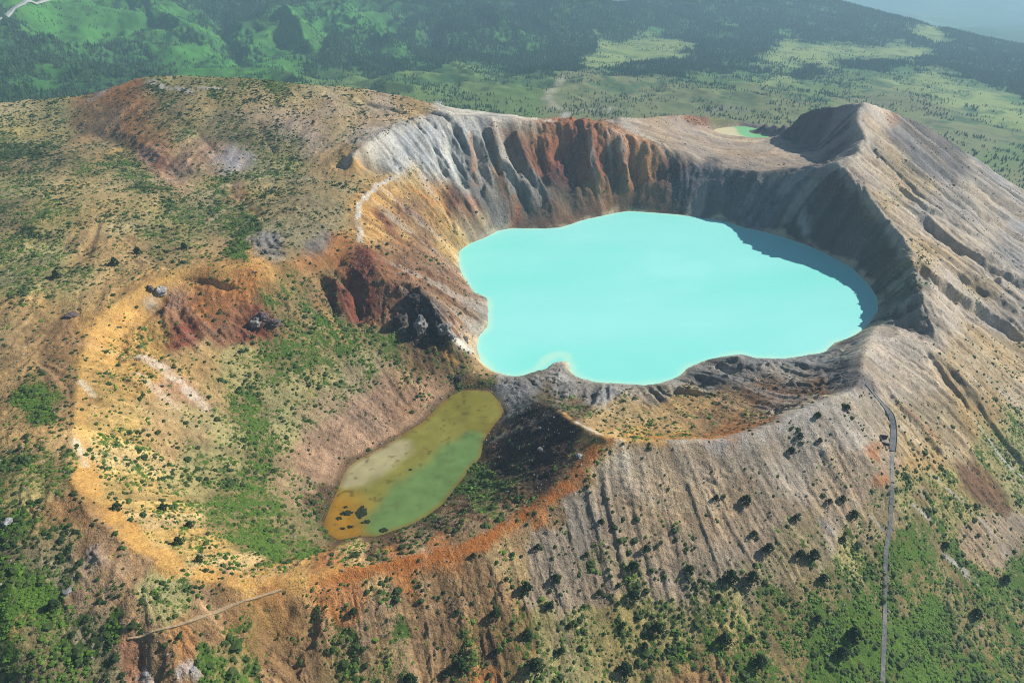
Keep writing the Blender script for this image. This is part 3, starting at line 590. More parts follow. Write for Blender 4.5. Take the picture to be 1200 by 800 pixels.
# ------------------------------------------------------------------ materials
def new_mat(name):
    m = bpy.data.materials.new(name); m.use_nodes = True; m.node_tree.nodes.clear()
    return m, m.node_tree.nodes, m.node_tree.links
def N(ns, t, **k):
    n = ns.new(t)
    for a, b in k.items(): setattr(n, a, b)
    return n
def mathn(ns, ln, op, a, b=None, c=None, clamp=False):
    n = ns.new('ShaderNodeMath'); n.operation = op; n.use_clamp = clamp
    for i_, v_ in enumerate((a, b, c)):
        if v_ is None: continue
        if hasattr(v_, 'is_linked') or isinstance(v_, bpy.types.NodeSocket): ln.new(v_, n.inputs[i_])
        else: n.inputs[i_].default_value = v_
    return n.outputs[0]
def noise(ns, ln, scale, detail=2, rough=.5, co=None):
    n = ns.new('ShaderNodeTexNoise'); n.inputs['Scale'].default_value = scale; n.inputs['Detail'].default_value = detail; n.inputs['Roughness'].default_value = rough
    if co is not None: ln.new(co, n.inputs['Vector'])
    return n.outputs['Fac']
def mixc(ns, ln, f, a, b, mode='MIX'):
    n = ns.new('ShaderNodeMix'); n.data_type = 'RGBA'; n.blend_type = mode
    for s_, v_ in ((0, f), (6, a), (7, b)):
        if isinstance(v_, bpy.types.NodeSocket): ln.new(v_, n.inputs[s_])
        elif s_ == 0: n.inputs[0].default_value = v_
        else: n.inputs[s_].default_value = tuple(v_)+(1,)
    return n.outputs[2]
def ground_mat():
    m, ns, ln = new_mat('volcanic_ground')
    out = N(ns, 'ShaderNodeOutputMaterial'); b = N(ns, 'ShaderNodeBsdfPrincipled'); ln.new(b.outputs[0], out.inputs[0])
    b.inputs['Roughness'].default_value = .95; b.inputs['Specular IOR Level'].default_value = .15
    geo = N(ns, 'ShaderNodeNewGeometry').outputs['Position']
    soil = N(ns, 'ShaderNodeAttribute', attribute_name='soil').outputs['Color']
    cov = N(ns, 'ShaderNodeAttribute', attribute_name='cover'); sep = N(ns, 'ShaderNodeSeparateColor'); ln.new(cov.outputs['Color'], sep.inputs[0])
    veg, vbr, rock = sep.outputs
    n1 = noise(ns, ln, .45, 4, .65, geo); n2 = noise(ns, ln, 1.7, 3, .6, geo); n3 = noise(ns, ln, .12, 3, .6, geo); n4 = noise(ns, ln, 3.6, 1, .5, geo)
    # grain and stones
    g = mathn(ns, ln, 'MULTIPLY_ADD', n2, 1.75, .14); g = mathn(ns, ln, 'MULTIPLY', g, mathn(ns, ln, 'MULTIPLY_ADD', n1, 1.1, .46))
    c = mixc(ns, ln, 1.0, soil, (1,1,1), 'MULTIPLY')
    gm = N(ns, 'ShaderNodeVectorMath', operation='SCALE'); ln.new(soil, gm.inputs[0]); ln.new(g, gm.inputs['Scale'])
    st = mathn(ns, ln, 'MULTIPLY', mathn(ns, ln, 'SUBTRACT', n4, .62, clamp=True), 5.0, clamp=True)
    st = mathn(ns, ln, 'MULTIPLY', st, .42)
    c = mixc(ns, ln, st, gm.outputs[0], (.42,.39,.35))
    dk = mathn(ns, ln, 'MULTIPLY', mathn(ns, ln, 'SUBTRACT', .40, n4, clamp=True), 5.0, clamp=True)
    dk = mathn(ns, ln, 'MULTIPLY', dk, .5)
    c2 = mixc(ns, ln, dk, c, (.05,.042,.035))
    # plants: threshold of noise by the cover value
    vn = mathn(ns, ln, 'ADD', mathn(ns, ln, 'MULTIPLY', n1, .62), mathn(ns, ln, 'MULTIPLY', n3, .38))
    vt = mathn(ns, ln, 'MULTIPLY_ADD', veg, .34, .27)
    vf = mathn(ns, ln, 'MULTIPLY', mathn(ns, ln, 'SUBTRACT', vt, vn), 14.0, clamp=True)
    on = mathn(ns, ln, 'MULTIPLY', veg, 12.0, clamp=True); vf = mathn(ns, ln, 'MULTIPLY', vf, on)
    gcol = mixc(ns, ln, vbr, (.040,.066,.018), (.085,.150,.022))
    gv = mathn(ns, ln, 'MULTIPLY_ADD', n2, 2.2, -.1); gs = N(ns, 'ShaderNodeVectorMath', operation='SCALE'); ln.new(gcol, gs.inputs[0]); ln.new(gv, gs.inputs['Scale'])
    c3 = mixc(ns, ln, vf, c2, gs.outputs[0])
    ln.new(c3, b.inputs['Base Color'])
    h = mathn(ns, ln, 'ADD', mathn(ns, ln, 'MULTIPLY', n1, .9), mathn(ns, ln, 'MULTIPLY', n2, .35))
    h = mathn(ns, ln, 'MULTIPLY', h, mathn(ns, ln, 'MULTIPLY_ADD', rock, 1.6, .6))
    h = mathn(ns, ln, 'ADD', h, mathn(ns, ln, 'MULTIPLY', vf, .35))
    bp = N(ns, 'ShaderNodeBump'); bp.inputs['Strength'].default_value = .75; bp.inputs['Distance'].default_value = 1.1
    ln.new(h, bp.inputs['Height']); ln.new(bp.outputs[0], b.inputs['Normal'])
    return m
MG = ground_mat(); me.materials.append(MG)
ground = bpy.data.objects.new('ground', me); col.objects.link(ground)
tag(ground, 'bare tan, grey and orange volcanic ground with craters, gullied slopes and green hills beyond', kind='structure')
def gz(x, y):
    """height of the finished ground sheet at plan points"""
    x = np.asarray(x, float); y = np.asarray(y, float)
    th = np.arctan2(x, y); lr = 0.5*np.log(x*x+y*y)
    a = np.clip(np.interp(th, tin, np.arange(len(tin))), 0, len(tin)-1.001); b = np.clip(np.interp(lr, lrs, np.arange(NLm)), 0, NLm-1.001)
    ai = a.astype(int); bi = b.astype(int); fa = a-ai; fb = b-bi
    return (ZM[bi,ai]*(1-fa)+ZM[bi,ai+1]*fa)*(1-fb)+(ZM[bi+1,ai]*(1-fa)+ZM[bi+1,ai+1]*fa)*fb
def simple_mat(name, c, rough=.9, spec=.2, var=.35, scale=1.0, bump=.3, c2=None):
    m, ns, ln = new_mat(name)
    out = N(ns, 'ShaderNodeOutputMaterial'); b = N(ns, 'ShaderNodeBsdfPrincipled'); ln.new(b.outputs[0], out.inputs[0])
    b.inputs['Roughness'].default_value = rough; b.inputs['Specular IOR Level'].default_value = spec
    geo = N(ns, 'ShaderNodeNewGeometry').outputs['Position']
    n1 = noise(ns, ln, scale, 4, .6, geo)
    f = mathn(ns, ln, 'MULTIPLY', mathn(ns, ln, 'SUBTRACT', n1, .3), 2.5, clamp=True)
    c = np.array(c); c2 = np.array(c2) if c2 is not None else c*(1-var)
    ln.new(mixc(ns, ln, f, c2, c*(1+var*.5)), b.inputs['Base Color'])
    bp = N(ns, 'ShaderNodeBump'); bp.inputs['Strength'].default_value = bump; bp.inputs['Distance'].default_value = .4/scale
    ln.new(n1, bp.inputs['Height']); ln.new(bp.outputs[0], b.inputs['Normal'])
    return m

# ------------------------------------------------------------------ water
def sheet(name, poly, z, step, grow, mat, colour=None):
    P = np.array(poly)[:, :2]; c = P.mean(0)
    # grow outward along edge normals so the ground itself draws the shoreline
    n = len(P); Q = P.copy(); area = 0.5*np.sum(P[:,0]*np.roll(P[:,1],-1)-np.roll(P[:,0],-1)*P[:,1]); sg = 1 if area > 0 else -1
    for k_ in range(n):
        t = P[(k_+1) % n]-P[k_-1]; t = t/np.hypot(*t); Q[k_] = P[k_]+grow*sg*np.array([t[1], -t[0]])
    x = np.arange(Q[:,0].min()-step, Q[:,0].max()+step, step); y = np.arange(Q[:,1].min()-step, Q[:,1].max()+step, step)
    X, Y = np.meshgrid(x, y); ins = inside(Q, X, Y)
    keep = ins[:-1,:-1] | ins[1:,:-1] | ins[:-1,1:] | ins[1:,1:]
    used = np.zeros(X.shape, bool)
    for a_ in (0,1):
        for b_ in (0,1): used[a_:a_+keep.shape[0], b_:b_+keep.shape[1]] |= keep
    idx = np.cumsum(used.ravel()).reshape(X.shape)-1
    V = np.stack([X[used], Y[used], np.full(used.sum(), z)], -1)
    jj, ii = np.nonzero(keep)
    Fq = np.stack([idx[jj,ii], idx[jj,ii+1], idx[jj+1,ii+1], idx[jj+1,ii]], -1)
    me = bpy.data.meshes.new(name); me.from_pydata(V.tolist(), [], Fq.tolist()); me.update()
    if colour is not None: vattr(me, 'bed', colour(V[:,0], V[:,1]))
    me.materials.append(mat)
    o = bpy.data.objects.new(name, me); col.objects.link(o); return o
def water_mat(name, rough, spec, coat=False):
    m, ns, ln = new_mat(name)
    out = N(ns, 'ShaderNodeOutputMaterial'); b = N(ns, 'ShaderNodeBsdfPrincipled'); ln.new(b.outputs[0], out.inputs[0])
    b.inputs['Roughness'].default_value = rough; b.inputs['Specular IOR Level'].default_value = spec; b.inputs['IOR'].default_value = 1.33
    geo = N(ns, 'ShaderNodeNewGeometry').outputs['Position']
    bed = N(ns, 'ShaderNodeAttribute', attribute_name='bed').outputs['Color']
    ln.new(bed, b.inputs['Base Color'])
    n1 = noise(ns, ln, .8, 3, .5, geo)
    bp = N(ns, 'ShaderNodeBump'); bp.inputs['Strength'].default_value = .05; bp.inputs['Distance'].default_value = .3
    ln.new(n1, bp.inputs['Height']); ln.new(bp.outputs[0], b.inputs['Normal'])
    return m
def lake_col(x, y):
    d, _, _ = pdist(list(shoreP)+[shoreP[0]], x, y)
    k = (smooth(4.5, 0, d+fbm(x,y,12,3,103)*2)*.5)[:,None]
    n = (fbm(x*.6+y*.25, y*1.5-x*.3, 60, 5, 101)*0.6+.5)[:,None]; n = np.clip(n, 0, 1)
    c = lin((139,229,214))*(1-n)+lin((155,232,222))*n
    q = unproj(775, 315, 0); h_ = (smooth(1, .2, np.hypot((x-q[0])/45, (y-q[1])/40)+fbm(x,y,16,3,105)*.35)*.3)[:,None]; c = c*(1-h_)+lin((176,240,236))*h_  # pale patch painted into the water colour as a cloud-like reflection
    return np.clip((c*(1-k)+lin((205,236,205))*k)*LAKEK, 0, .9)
LAKEK = 1.0
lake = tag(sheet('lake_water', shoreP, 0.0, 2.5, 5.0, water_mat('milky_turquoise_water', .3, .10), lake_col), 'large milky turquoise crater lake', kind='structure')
pgp = np.array([unproj(u, v, PONDZ)[:2] for u, v in ((452,612),(480,590),(520,560),(548,528),(555,515))])
def pond_col(x, y):
    nx, ny = fbm(x, y, 10, 3, 111), fbm(x, y, 10, 3, 112)
    x0, y0 = x, y; x = x+nx*2.2; y = y+ny*2.2
    d, s, u = pdist(list(pgp), x, y)
    Wd = np.interp(u, [0,.3,.7,1], [10.5,14.5,14.5,8])
    green = smooth(1.3, .6, d/Wd)
    yel = lin((158,152,70)); grn = lin((122,152,86)); org = lin((196,132,30)); wht = lin((214,200,160)); olive = lin((140,132,50))
    def at(u_, v_, r): 
        q = unproj(u_, v_, PONDZ); return smooth(1.0, .25, np.hypot(x-q[0], y-q[1])/r)
    c = np.tile(yel, (len(x),1))
    def mx(c, k, t): return c*(1-k[:,None])+t*k[:,None]
    c = mx(c, np.maximum(at(545,475,24), at(560,500,14))*.75, olive)
    c = mx(c, np.maximum(at(405,620,24), at(392,600,20))*.7, org)
    c = mx(c, np.clip(at(420,552,15)+at(445,540,15)+at(465,525,12)+at(408,560,10),0,1)*.62, wht)
    c = mx(c, green, grn)
    dd, _, _ = pdist(list(pondP)+[pondP[0]], x0, y0)
    c = mx(c, smooth(3.2, .5, dd)*.55, lin((150,112,40)))
    c = c*(1+.16*fbm(x0,y0,5,4,116))[:,None]; sp = smooth(.5, .85, fbm(x0, y0, 3.0, 3, 115))*.6*(1-green*.6); c = mx(c, sp, lin((96,84,40)))
    return c*.72
tag(sheet('pond_water', pondP, PONDZ, .7, 2.5, water_mat('shallow_pond_water', .3, .3), pond_col), 'small green pond with yellow and orange shallows', kind='structure')
tq = unproj(889, 152.5, TARNZ)
def tarn_col(x, y):
    d = np.hypot((x-tq[0])/27, (y-tq[1])/50)+fbm(x, y, 12, 2, 120)*.15
    k = smooth(1.15, .9, d)[:,None]
    return (lin((236,220,172))*(1-k)+lin((140,208,136))*k)*.85
tag(sheet('tarn_water', tarnP, TARNZ, 2.0, 2.0, water_mat('pale_tarn_water', .35, .3), tarn_col), 'tiny pale green tarn in the far adjoining crater', kind='structure')

# ------------------------------------------------------------------ scattered plants, stones and forest (uncountable: geometry nodes)
def ms(arr, x, y):
    th = np.arctan2(x, y); lr = 0.5*np.log(x*x+y*y)
    a = np.clip(np.interp(th, tin, np.arange(len(tin))), 0, len(tin)-1.001); b = np.clip(np.interp(lr, lrs, np.arange(NLm)), 0, NLm-1.001)
    ai = a.astype(int); bi = b.astype(int)
    return arr[bi,ai]
def hidden_mesh(name, V, Fc, mat):
    me = bpy.data.meshes.new(name); me.from_pydata([tuple(v) for v in V], [], Fc); me.update(); me.materials.append(mat)
    return bpy.data.objects.new(name, me)
def lump(seed, sub=2, amp=.28, flat=.62, spike=.0):
    import bmesh
    bm = bmesh.new(); bmesh.ops.create_icosphere(bm, subdivisions=sub, radius=1.0); r = random.Random(seed)
    for v in bm.verts:
        n = v.co.normalized(); k = 1+amp*(math.sin(n.x*5+seed)*math.sin(n.y*4.3+seed*2)+math.sin(n.z*6+n.x*3+seed))*.6+r.uniform(-amp, amp)*.7+(r.random()**3)*spike
        v.co = Vector((n.x*k, n.y*k, n.z*k*flat+.25*flat))
    V = [v.co.copy() for v in bm.verts]; Fc = [tuple(v.index for v in f.verts) for f in bm.faces]; bm.free(); return V, Fc
def fir(seed, tiers=4, n=7):
    r = random.Random(seed); V = []; Fc = []
    for t in range(tiers):
        z0 = t/tiers*.86+.06; z1 = min(1.0, z0+.36); R = .26*(1-t/tiers)**.8+.03; a0 = r.uniform(0, 6)
        b = len(V); V.append((0, 0, z1))
        for k in range(2*n):
            rr = R*(r.uniform(.85, 1.2) if k % 2 == 0 else r.uniform(.45, .6)); a = a0+k*pi/n
            V.append((rr*cos(a), rr*sin(a), z0-(.05 if k % 2 == 0 else 0)+r.uniform(-.02,.02)))
        for k in range(2*n): Fc.append((b, b+1+k, b+1+(k+1) % (2*n)))
    return V, Fc
def plant_mat(name, dark, light, rough=.8):
    m, ns, ln = new_mat(name)
    out = N(ns, 'ShaderNodeOutputMaterial'); b = N(ns, 'ShaderNodeBsdfPrincipled'); ln.new(b.outputs[0], out.inputs[0])
    b.inputs['Roughness'].default_value = rough; b.inputs['Specular IOR Level'].default_value = .2
    geo = N(ns, 'ShaderNodeNewGeometry').outputs['Position']; oi = N(ns, 'ShaderNodeObjectInfo').outputs['Random']
    tn = N(ns, 'ShaderNodeAttribute', attribute_name='tint'); tn.attribute_type = 'INSTANCER'
    f = mathn(ns, ln, 'ADD', mathn(ns, ln, 'MULTIPLY', noise(ns, ln, 2.2, 2, .6, geo), .5), mathn(ns, ln, 'MULTIPLY', tn.outputs['Fac'], .75))
    f = mathn(ns, ln, 'ADD', f, mathn(ns, ln, 'MULTIPLY_ADD', oi, .3, -.3), clamp=True)
    ln.new(mixc(ns, ln, f, dark, light), b.inputs['Base Color'])
    return m
def scatter(name, label, P, S, tint, protos, flatten=None, tilt=.15):
    n = len(P); me = bpy.data.meshes.new(name); me.vertices.add(n); me.vertices.foreach_set('co', P.astype(np.float32).ravel())
    r = np.random.default_rng(n)
    vattr(me, 'size', S, 'FLOAT'); vattr(me, 'tint', tint, 'FLOAT'); vattr(me, 'turn', r.uniform(0, 6.28, n), 'FLOAT')
    a = me.attributes.new('pick', 'INT', 'POINT'); a.data.foreach_set('value', r.integers(0, len(protos), n).astype(np.int32))
    o = bpy.data.objects.new(name, me); col.objects.link(o)
    g = bpy.data.node_groups.new(name+'_nodes', 'GeometryNodeTree')
    g.interface.new_socket('Geometry', in_out='INPUT', socket_type='NodeSocketGeometry'); g.interface.new_socket('Geometry', in_out='OUTPUT', socket_type='NodeSocketGeometry')
    ns, ln = g.nodes, g.links
    gi, go = ns.new('NodeGroupInput'), ns.new('NodeGroupOutput')
    mp = ns.new('GeometryNodeMeshToPoints'); ln.new(gi.outputs[0], mp.inputs['Mesh'])
    gg = ns.new('GeometryNodeGeometryToInstance')
    for p in protos[::-1]:
        oi = ns.new('GeometryNodeObjectInfo'); oi.inputs['Object'].default_value = p; oi.inputs['As Instance'].default_value = True
        ln.new(oi.outputs['Geometry'], gg.inputs[0])
    def na(nm, t='FLOAT'):
        q = ns.new('GeometryNodeInputNamedAttribute'); q.data_type = t; q.inputs['Name'].default_value = nm; return q.outputs['Attribute']
    ip = ns.new('GeometryNodeInstanceOnPoints'); ln.new(mp.outputs[0], ip.inputs['Points'])
    # several prototypes: join as instances, pick one per point
    jn = ns.new('GeometryNodeJoinGeometry')
    for l in list(gg.inputs[0].links): pass
    ns.remove(gg)
    for q in [x for x in ns if x.bl_idname == 'GeometryNodeObjectInfo']: ln.new(q.outputs['Geometry'], jn.inputs[0])
    ln.new(jn.outputs[0], ip.inputs['Instance']); ip.inputs['Pick Instance'].default_value = True
    ln.new(na('pick', 'INT'), ip.inputs['Instance Index'])
    cx = ns.new('ShaderNodeCombineXYZ'); ln.new(na('turn'), cx.inputs['Z'])
    er = ns.new('FunctionNodeEulerToRotation'); ln.new(cx.outputs[0], er.inputs[0]); ln.new(er.outputs[0], ip.inputs['Rotation'])
    ln.new(na('size'), ip.inputs['Scale'])
    ln.new(ip.outputs[0], go.inputs[0])
    md = o.modifiers.new('scatter', 'NODES'); md.node_group = g
    me.materials.append(protos[0].data.materials[0])
    tag(o, label, kind='stuff'); return o
def spots(n, r0, r1, half=53):
    r = np.sqrt(rng.uniform(r0*r0, r1*r1, n)); t = radians(half)*rng.uniform(-1, 1, n)
    x, y = r*np.sin(t), r*np.cos(t); keep = np.ones(n, bool)
    for P in (shoreP, pondP, tarnP): keep &= ~inside(P, x, y)
    return x[keep], y[keep]
MS_ = plant_mat('dwarf_pine_foliage', (.017,.034,.010), (.075,.115,.024))
MB_ = plant_mat('bamboo_grass_blades', (.050,.105,.014), (.130,.235,.028))
MF_ = plant_mat('fir_needles', (.026,.070,.028), (.110,.215,.065))
MR_ = simple_mat('lava_stone', (.30,.27,.24), scale=1.4, var=.5)
shr = [hidden_mesh('shrub_form', *lump(k, 2, .34, .55, .3), MS_) for k in range(4)]
tuf = [hidden_mesh('tuft_form', *lump(k+9, 1, .4, .5, .6), MB_) for k in range(4)]
sto = [hidden_mesh('stone_form', *lump(k+20, 1, .3, .7, 0), MR_) for k in range(4)]
firs = [hidden_mesh('fir_form', *fir(k), MF_) for k in range(5)]

x, y = spots(600000, 110, 980)
v = ms(VEG, x, y); vb = ms(VBR, x, y); cl = fbm(x, y, 11, 3, 201)*.5+.5; cl2 = fbm(x, y, 45, 3, 203)*.5+.5
p = v*(0.25+1.1*smooth(.35,.75,cl))*(.5+cl2)*.62*(1-.45*vb)
k = rng.random(len(x)) < p*.85
xs, ys = x[k], y[k]; z = gz(xs, ys); sz = np.clip(np.exp(rng.normal(-.60, .42, len(xs))), .2, 1.6)*(.75+.35*v[k])
scatter('dwarf_pine_scrub', 'low dark green scrub dotted over the slopes', np.stack([xs, ys, z-.12*sz], -1), sz, np.clip(vb[k]+rng.normal(0,.2,len(xs)),0,1)*.8, shr)
print('scrub', len(xs))
x, y = spots(560000, 110, 640)
v = ms(VEG, x, y); vb = ms(VBR, x, y); cl = fbm(x, y, 6, 3, 211)*.5+.5
k = rng.random(len(x)) < np.clip(v-.18,0,1)*vb*1.1*smooth(.3,.7,cl)
xs, ys = x[k], y[k]; z = gz(xs, ys); sz = np.clip(np.exp(rng.normal(-.9, .35, len(xs))), .2, 1.0)
scatter('bamboo_grass', 'bright green bamboo grass growing in patches', np.stack([xs, ys, z-.05*sz], -1), sz, np.clip(rng.normal(.5,.3,len(xs)),0,1), tuf)
print('grass', len(xs))
x, y = spots(600000, 110, 760)
v = ms(rockm, x, y); cl = fbm(x, y, 8, 3, 221)*.5+.5
k = rng.random(len(x)) < np.clip(v*.16, 0, .4)*(.3+1.2*cl)
xs, ys = x[k], y[k]; z = gz(xs, ys); sz = np.clip(np.exp(rng.normal(-1.65, .45, len(xs))), .1, .8)*(1+.4*smooth(.8,1.5,v[k]))
scatter('scree_stones', 'loose grey stones scattered on the gravel slopes', np.stack([xs, ys, z-.1*sz], -1), sz, rng.random(len(xs)), sto)
print('stones', len(xs))
x, y = spots(900000, 1020, 3700)
wd = ms(WD, x, y); cl = fbm(x, y, 70, 4, 231)*.5+.5; cl2 = fbm(x, y, 18, 2, 233)*.5+.5
p = np.where(wd > .75, .30+.75*smooth(.25,.7,.6*cl+.4*cl2), np.sqrt(wd)*smooth(.32, .66, cl)*(.25+1.5*smooth(.3,.8,cl2)))
k = (rng.random(len(x)) < p*np.clip(.26+800/np.hypot(x,y)*.5, 0, .75)) & (ms(SM[...,3], x, y) > -1)
xs, ys = x[k], y[k]; z = gz(xs, ys); sz = np.clip(rng.normal(7.0, 2.4, len(xs)), 2.5, 13)*np.where(wd[k] > .6, 1.15, .5+.4*wd[k])
scatter('fir_forest', 'dark fir forest covering the far hills', np.stack([xs, ys, z-.3], -1), sz, rng.random(len(xs))*.6, firs)
print('firs', len(xs))

# ------------------------------------------------------------------ countable things
def mesh_obj(name, V, Fc, mat, parent=None, loc=None, smooth_=False):
    me = bpy.data.meshes.new(name); me.from_pydata([tuple(v) for v in V], [], Fc); me.update()
    if smooth_: me.shade_smooth()
    me.materials.append(mat); o = bpy.data.objects.new(name, me); col.objects.link(o)
    if parent: o.parent = parent
    if loc: o.location = loc
    return o
def empty(name, loc, rz=0, s=1):
    o = bpy.data.objects.new(name, None); col.objects.link(o); o.location = loc; o.rotation_euler = (0,0,rz); o.scale = (s,)*3; o.empty_display_size = .5; return o
def place(u, v):
    """plan point and height where bearing u,v meets the finished ground"""
    xr, f, d = ray(u, v); h = math.hypot(xr, f); R = np.arange(100, 3600, .25); X, Y = R*xr/h, R*f/h
    zz = gz(X, Y); zr = CAMZ-R*d/h; q = int(np.argmax(zz >= zr)); return float(X[q]), float(Y[q]), float(zz[q])
def pine(seed):
    """knee-high trunk and an uneven crown of many small needle tufts"""
    r = random.Random(seed); V = []; Fc = []
    for _ in range(150):
        h = r.random()**1.25; a = r.uniform(0, 6.283); R = (.50*(1-h)**.75+.05)*r.uniform(.55, 1.12)*(1+.18*math.sin(3*a+seed)+.12*math.sin(5*a+2*seed))
        c = Vector((R*cos(a), R*sin(a), .10+h*.9)); s = r.uniform(.07, .13)
        out = Vector((cos(a), sin(a), r.uniform(.1, .9))).normalized(); side = Vector((-sin(a), cos(a), r.uniform(-.3,.3))).normalized()
        b = len(V); V += [c-side*s, c+side*s, c+out*s*1.5, c-out*s*.6+Vector((0,0,s*1.2)), c-Vector((0,0,s*.8))]
        Fc += [(b, b+1, b+2), (b, b+2, b+3), (b+1, b+3, b+2), (b, b+4, b+1), (b, b+3, b+4), (b+1, b+4, b+3)]
    T = []; TF = []
    for q, (zz, rr) in enumerate(((-.12,.05),(.35,.035),(.9,.012))):
        for k_ in range(6): T.append((rr*cos(k_*pi/3)+.02*q*math.sin(seed), rr*sin(k_*pi/3), zz))
    for q in range(2):
        for k_ in range(6): TF.append((q*6+k_, q*6+(k_+1)%6, q*6+6+(k_+1)%6, q*6+6+k_))
    return V, Fc, T, TF
MBK = simple_mat('pine_bark', (.09,.065,.045), scale=3)
MP_ = simple_mat('pine_needles', (.030,.058,.014), scale=2.5, var=.6)
protoP = []
for k in range(6):
    V, Fc, T, TF = pine(k+1)
    a = bpy.data.meshes.new('crown'); a.from_pydata([tuple(v) for v in V], [], Fc); a.update(); a.materials.append(MP_)
    b = bpy.data.meshes.new('trunk'); b.from_pydata(T, [], TF); b.update(); b.materials.append(MBK)
    protoP.append((a, b))
PINES = '630,639,10 652,675,14 617,686,16 582,716,14 618,740,12 645,708,10 628,776,22 540,776,18 482,795,18 743,662,13 743,694,16 770,734,16 757,642,11 705,610,9 687,649,8 415,715,12 583,761,9 658,761,10 668,731,9 703,693,9 755,756,11 555,650,8 730,731,8 733,780,20 725,685,8 874,585,14 839,583,9 883,624,10 900,641,14 953,649,15 932,606,10 857,673,18 881,675,18 849,745,18 1000,742,18 986,762,16 965,676,12 1000,601,11 972,586,8 987,631,9 809,665,10 890,773,16 958,723,10 880,746,10 987,583,9 842,698,8 938,648,12 992,477,8 958,486,9 937,510,10 960,515,8 927,527,10'.split()
ROWS = [(0,560,'just below the pale lake rim'),(560,612,'on the upper gravel slope'),(612,655,'on the middle gravel slope'),(655,700,'on the scrubby lower middle slope'),(700,748,'on the lower slope'),(748,801,'on the lowest slope at the bottom edge')]
ORD = ['first','second','third','fourth','fifth','sixth','seventh','eighth','ninth','tenth','eleventh','twelfth','thirteenth']
def pine_thing(u, v, wpx, label, group):
    x, y, z = place(u, v+wpx*.35); dist = math.hypot(x, y, CAMZ-z); wm = wpx/F*dist*.74
    e = empty('dwarf_pine', (x, y, z), random.uniform(0, 6.28)); hgt = wm*.98
    a, b = protoP[random.randrange(6)]
    for nm, me_ in (('crown', a), ('trunk', b)):
        o = bpy.data.objects.new(nm, me_); col.objects.link(o); o.parent = e; o.scale = (wm*random.uniform(.9,1.1), wm*random.uniform(.9,1.1), hgt*random.uniform(.85,1.15))
    tag(e, label, 'pine', group); return e
pl_ = [tuple(float(a) for a in q.split(',')) for q in PINES]
for lo, hi, where in ROWS:
    row = sorted([p for p in pl_ if lo <= p[1] < hi], key=lambda p: -p[0])
    for i_, (u, v, wp) in enumerate(row):
        sz = 'large' if wp >= 16 else 'small' if wp <= 9 else 'round'
        pine_thing(u, v, wp, f'{sz} pine {where}, {ORD[i_]} leftwards from the footpath', 'dwarf pines on the outer gravel slope')
for u, v, wp, lb in ((1143,718,12,'dark pine in the green scrub right of the footpath'),(1107,638,10,'small pine beside a pale scar right of the footpath'),(1177,678,10,'small pine by the right edge of the scrub'),
    (216,288,9,'dark pine above the yellow crater lip, rightmost of the plateau ones'),(162,294,10,'dark pine in the plateau hollow behind the yellow lip'),(135,307,10,'bright pine on the tan flat left of the yellow lip'),(67,322,11,'dark pine in the long green streak near the left edge'),
    (210,633,12,'dark pine inside the dry crater, largest above the yellow rim'),(192,593,10,'dark pine on the pale inner slope of the dry crater'),(138,593,12,'wide dark pine close inside the yellow western rim'),(223,614,10,'dark pine at the edge of the green crater floor'),(234,654,10,'dark pine near the southern yellow rim'),(64,707,13,'big dark pine at the foot of the orange flank, far left')):
    pine_thing(u, v, wp, lb, 'dwarf pines on the plateau and in the dry crater' if u < 400 else 'dwarf pines right of the footpath')

# boulders and outcrop rocks
def rock_mesh(seed, sx, sy, sz, sub=3):
    V, Fc = lump(seed, sub, .22, .8, .04); r = random.Random(seed)
    out = []
    for v in V:
        v = Vector(v); n = Vector((math.floor(v.x*2.2+.5)/2.2, math.floor(v.y*2.2+.5)/2.2, math.floor(v.z*2.5+.5)/2.5))
        v = v*.55+n*.45; out.append(Vector((v.x*sx, v.y*sy, v.z*sz)))
    return out, Fc
MRK = {'grey': simple_mat('grey_rock', (.24,.225,.21), scale=.6, var=.6, bump=.8), 'dark': simple_mat('black_rock', (.055,.045,.042), scale=.6, var=.5, bump=.9), 'white': simple_mat('white_rock', (.38,.36,.34), scale=.7, var=.35, bump=.6), 'mauve': simple_mat('mauve_rock', (.15,.11,.11), scale=.6, var=.6, bump=.8), 'tan': simple_mat('tan_rock', (.27,.21,.15), scale=.7, var=.5, bump=.8)}
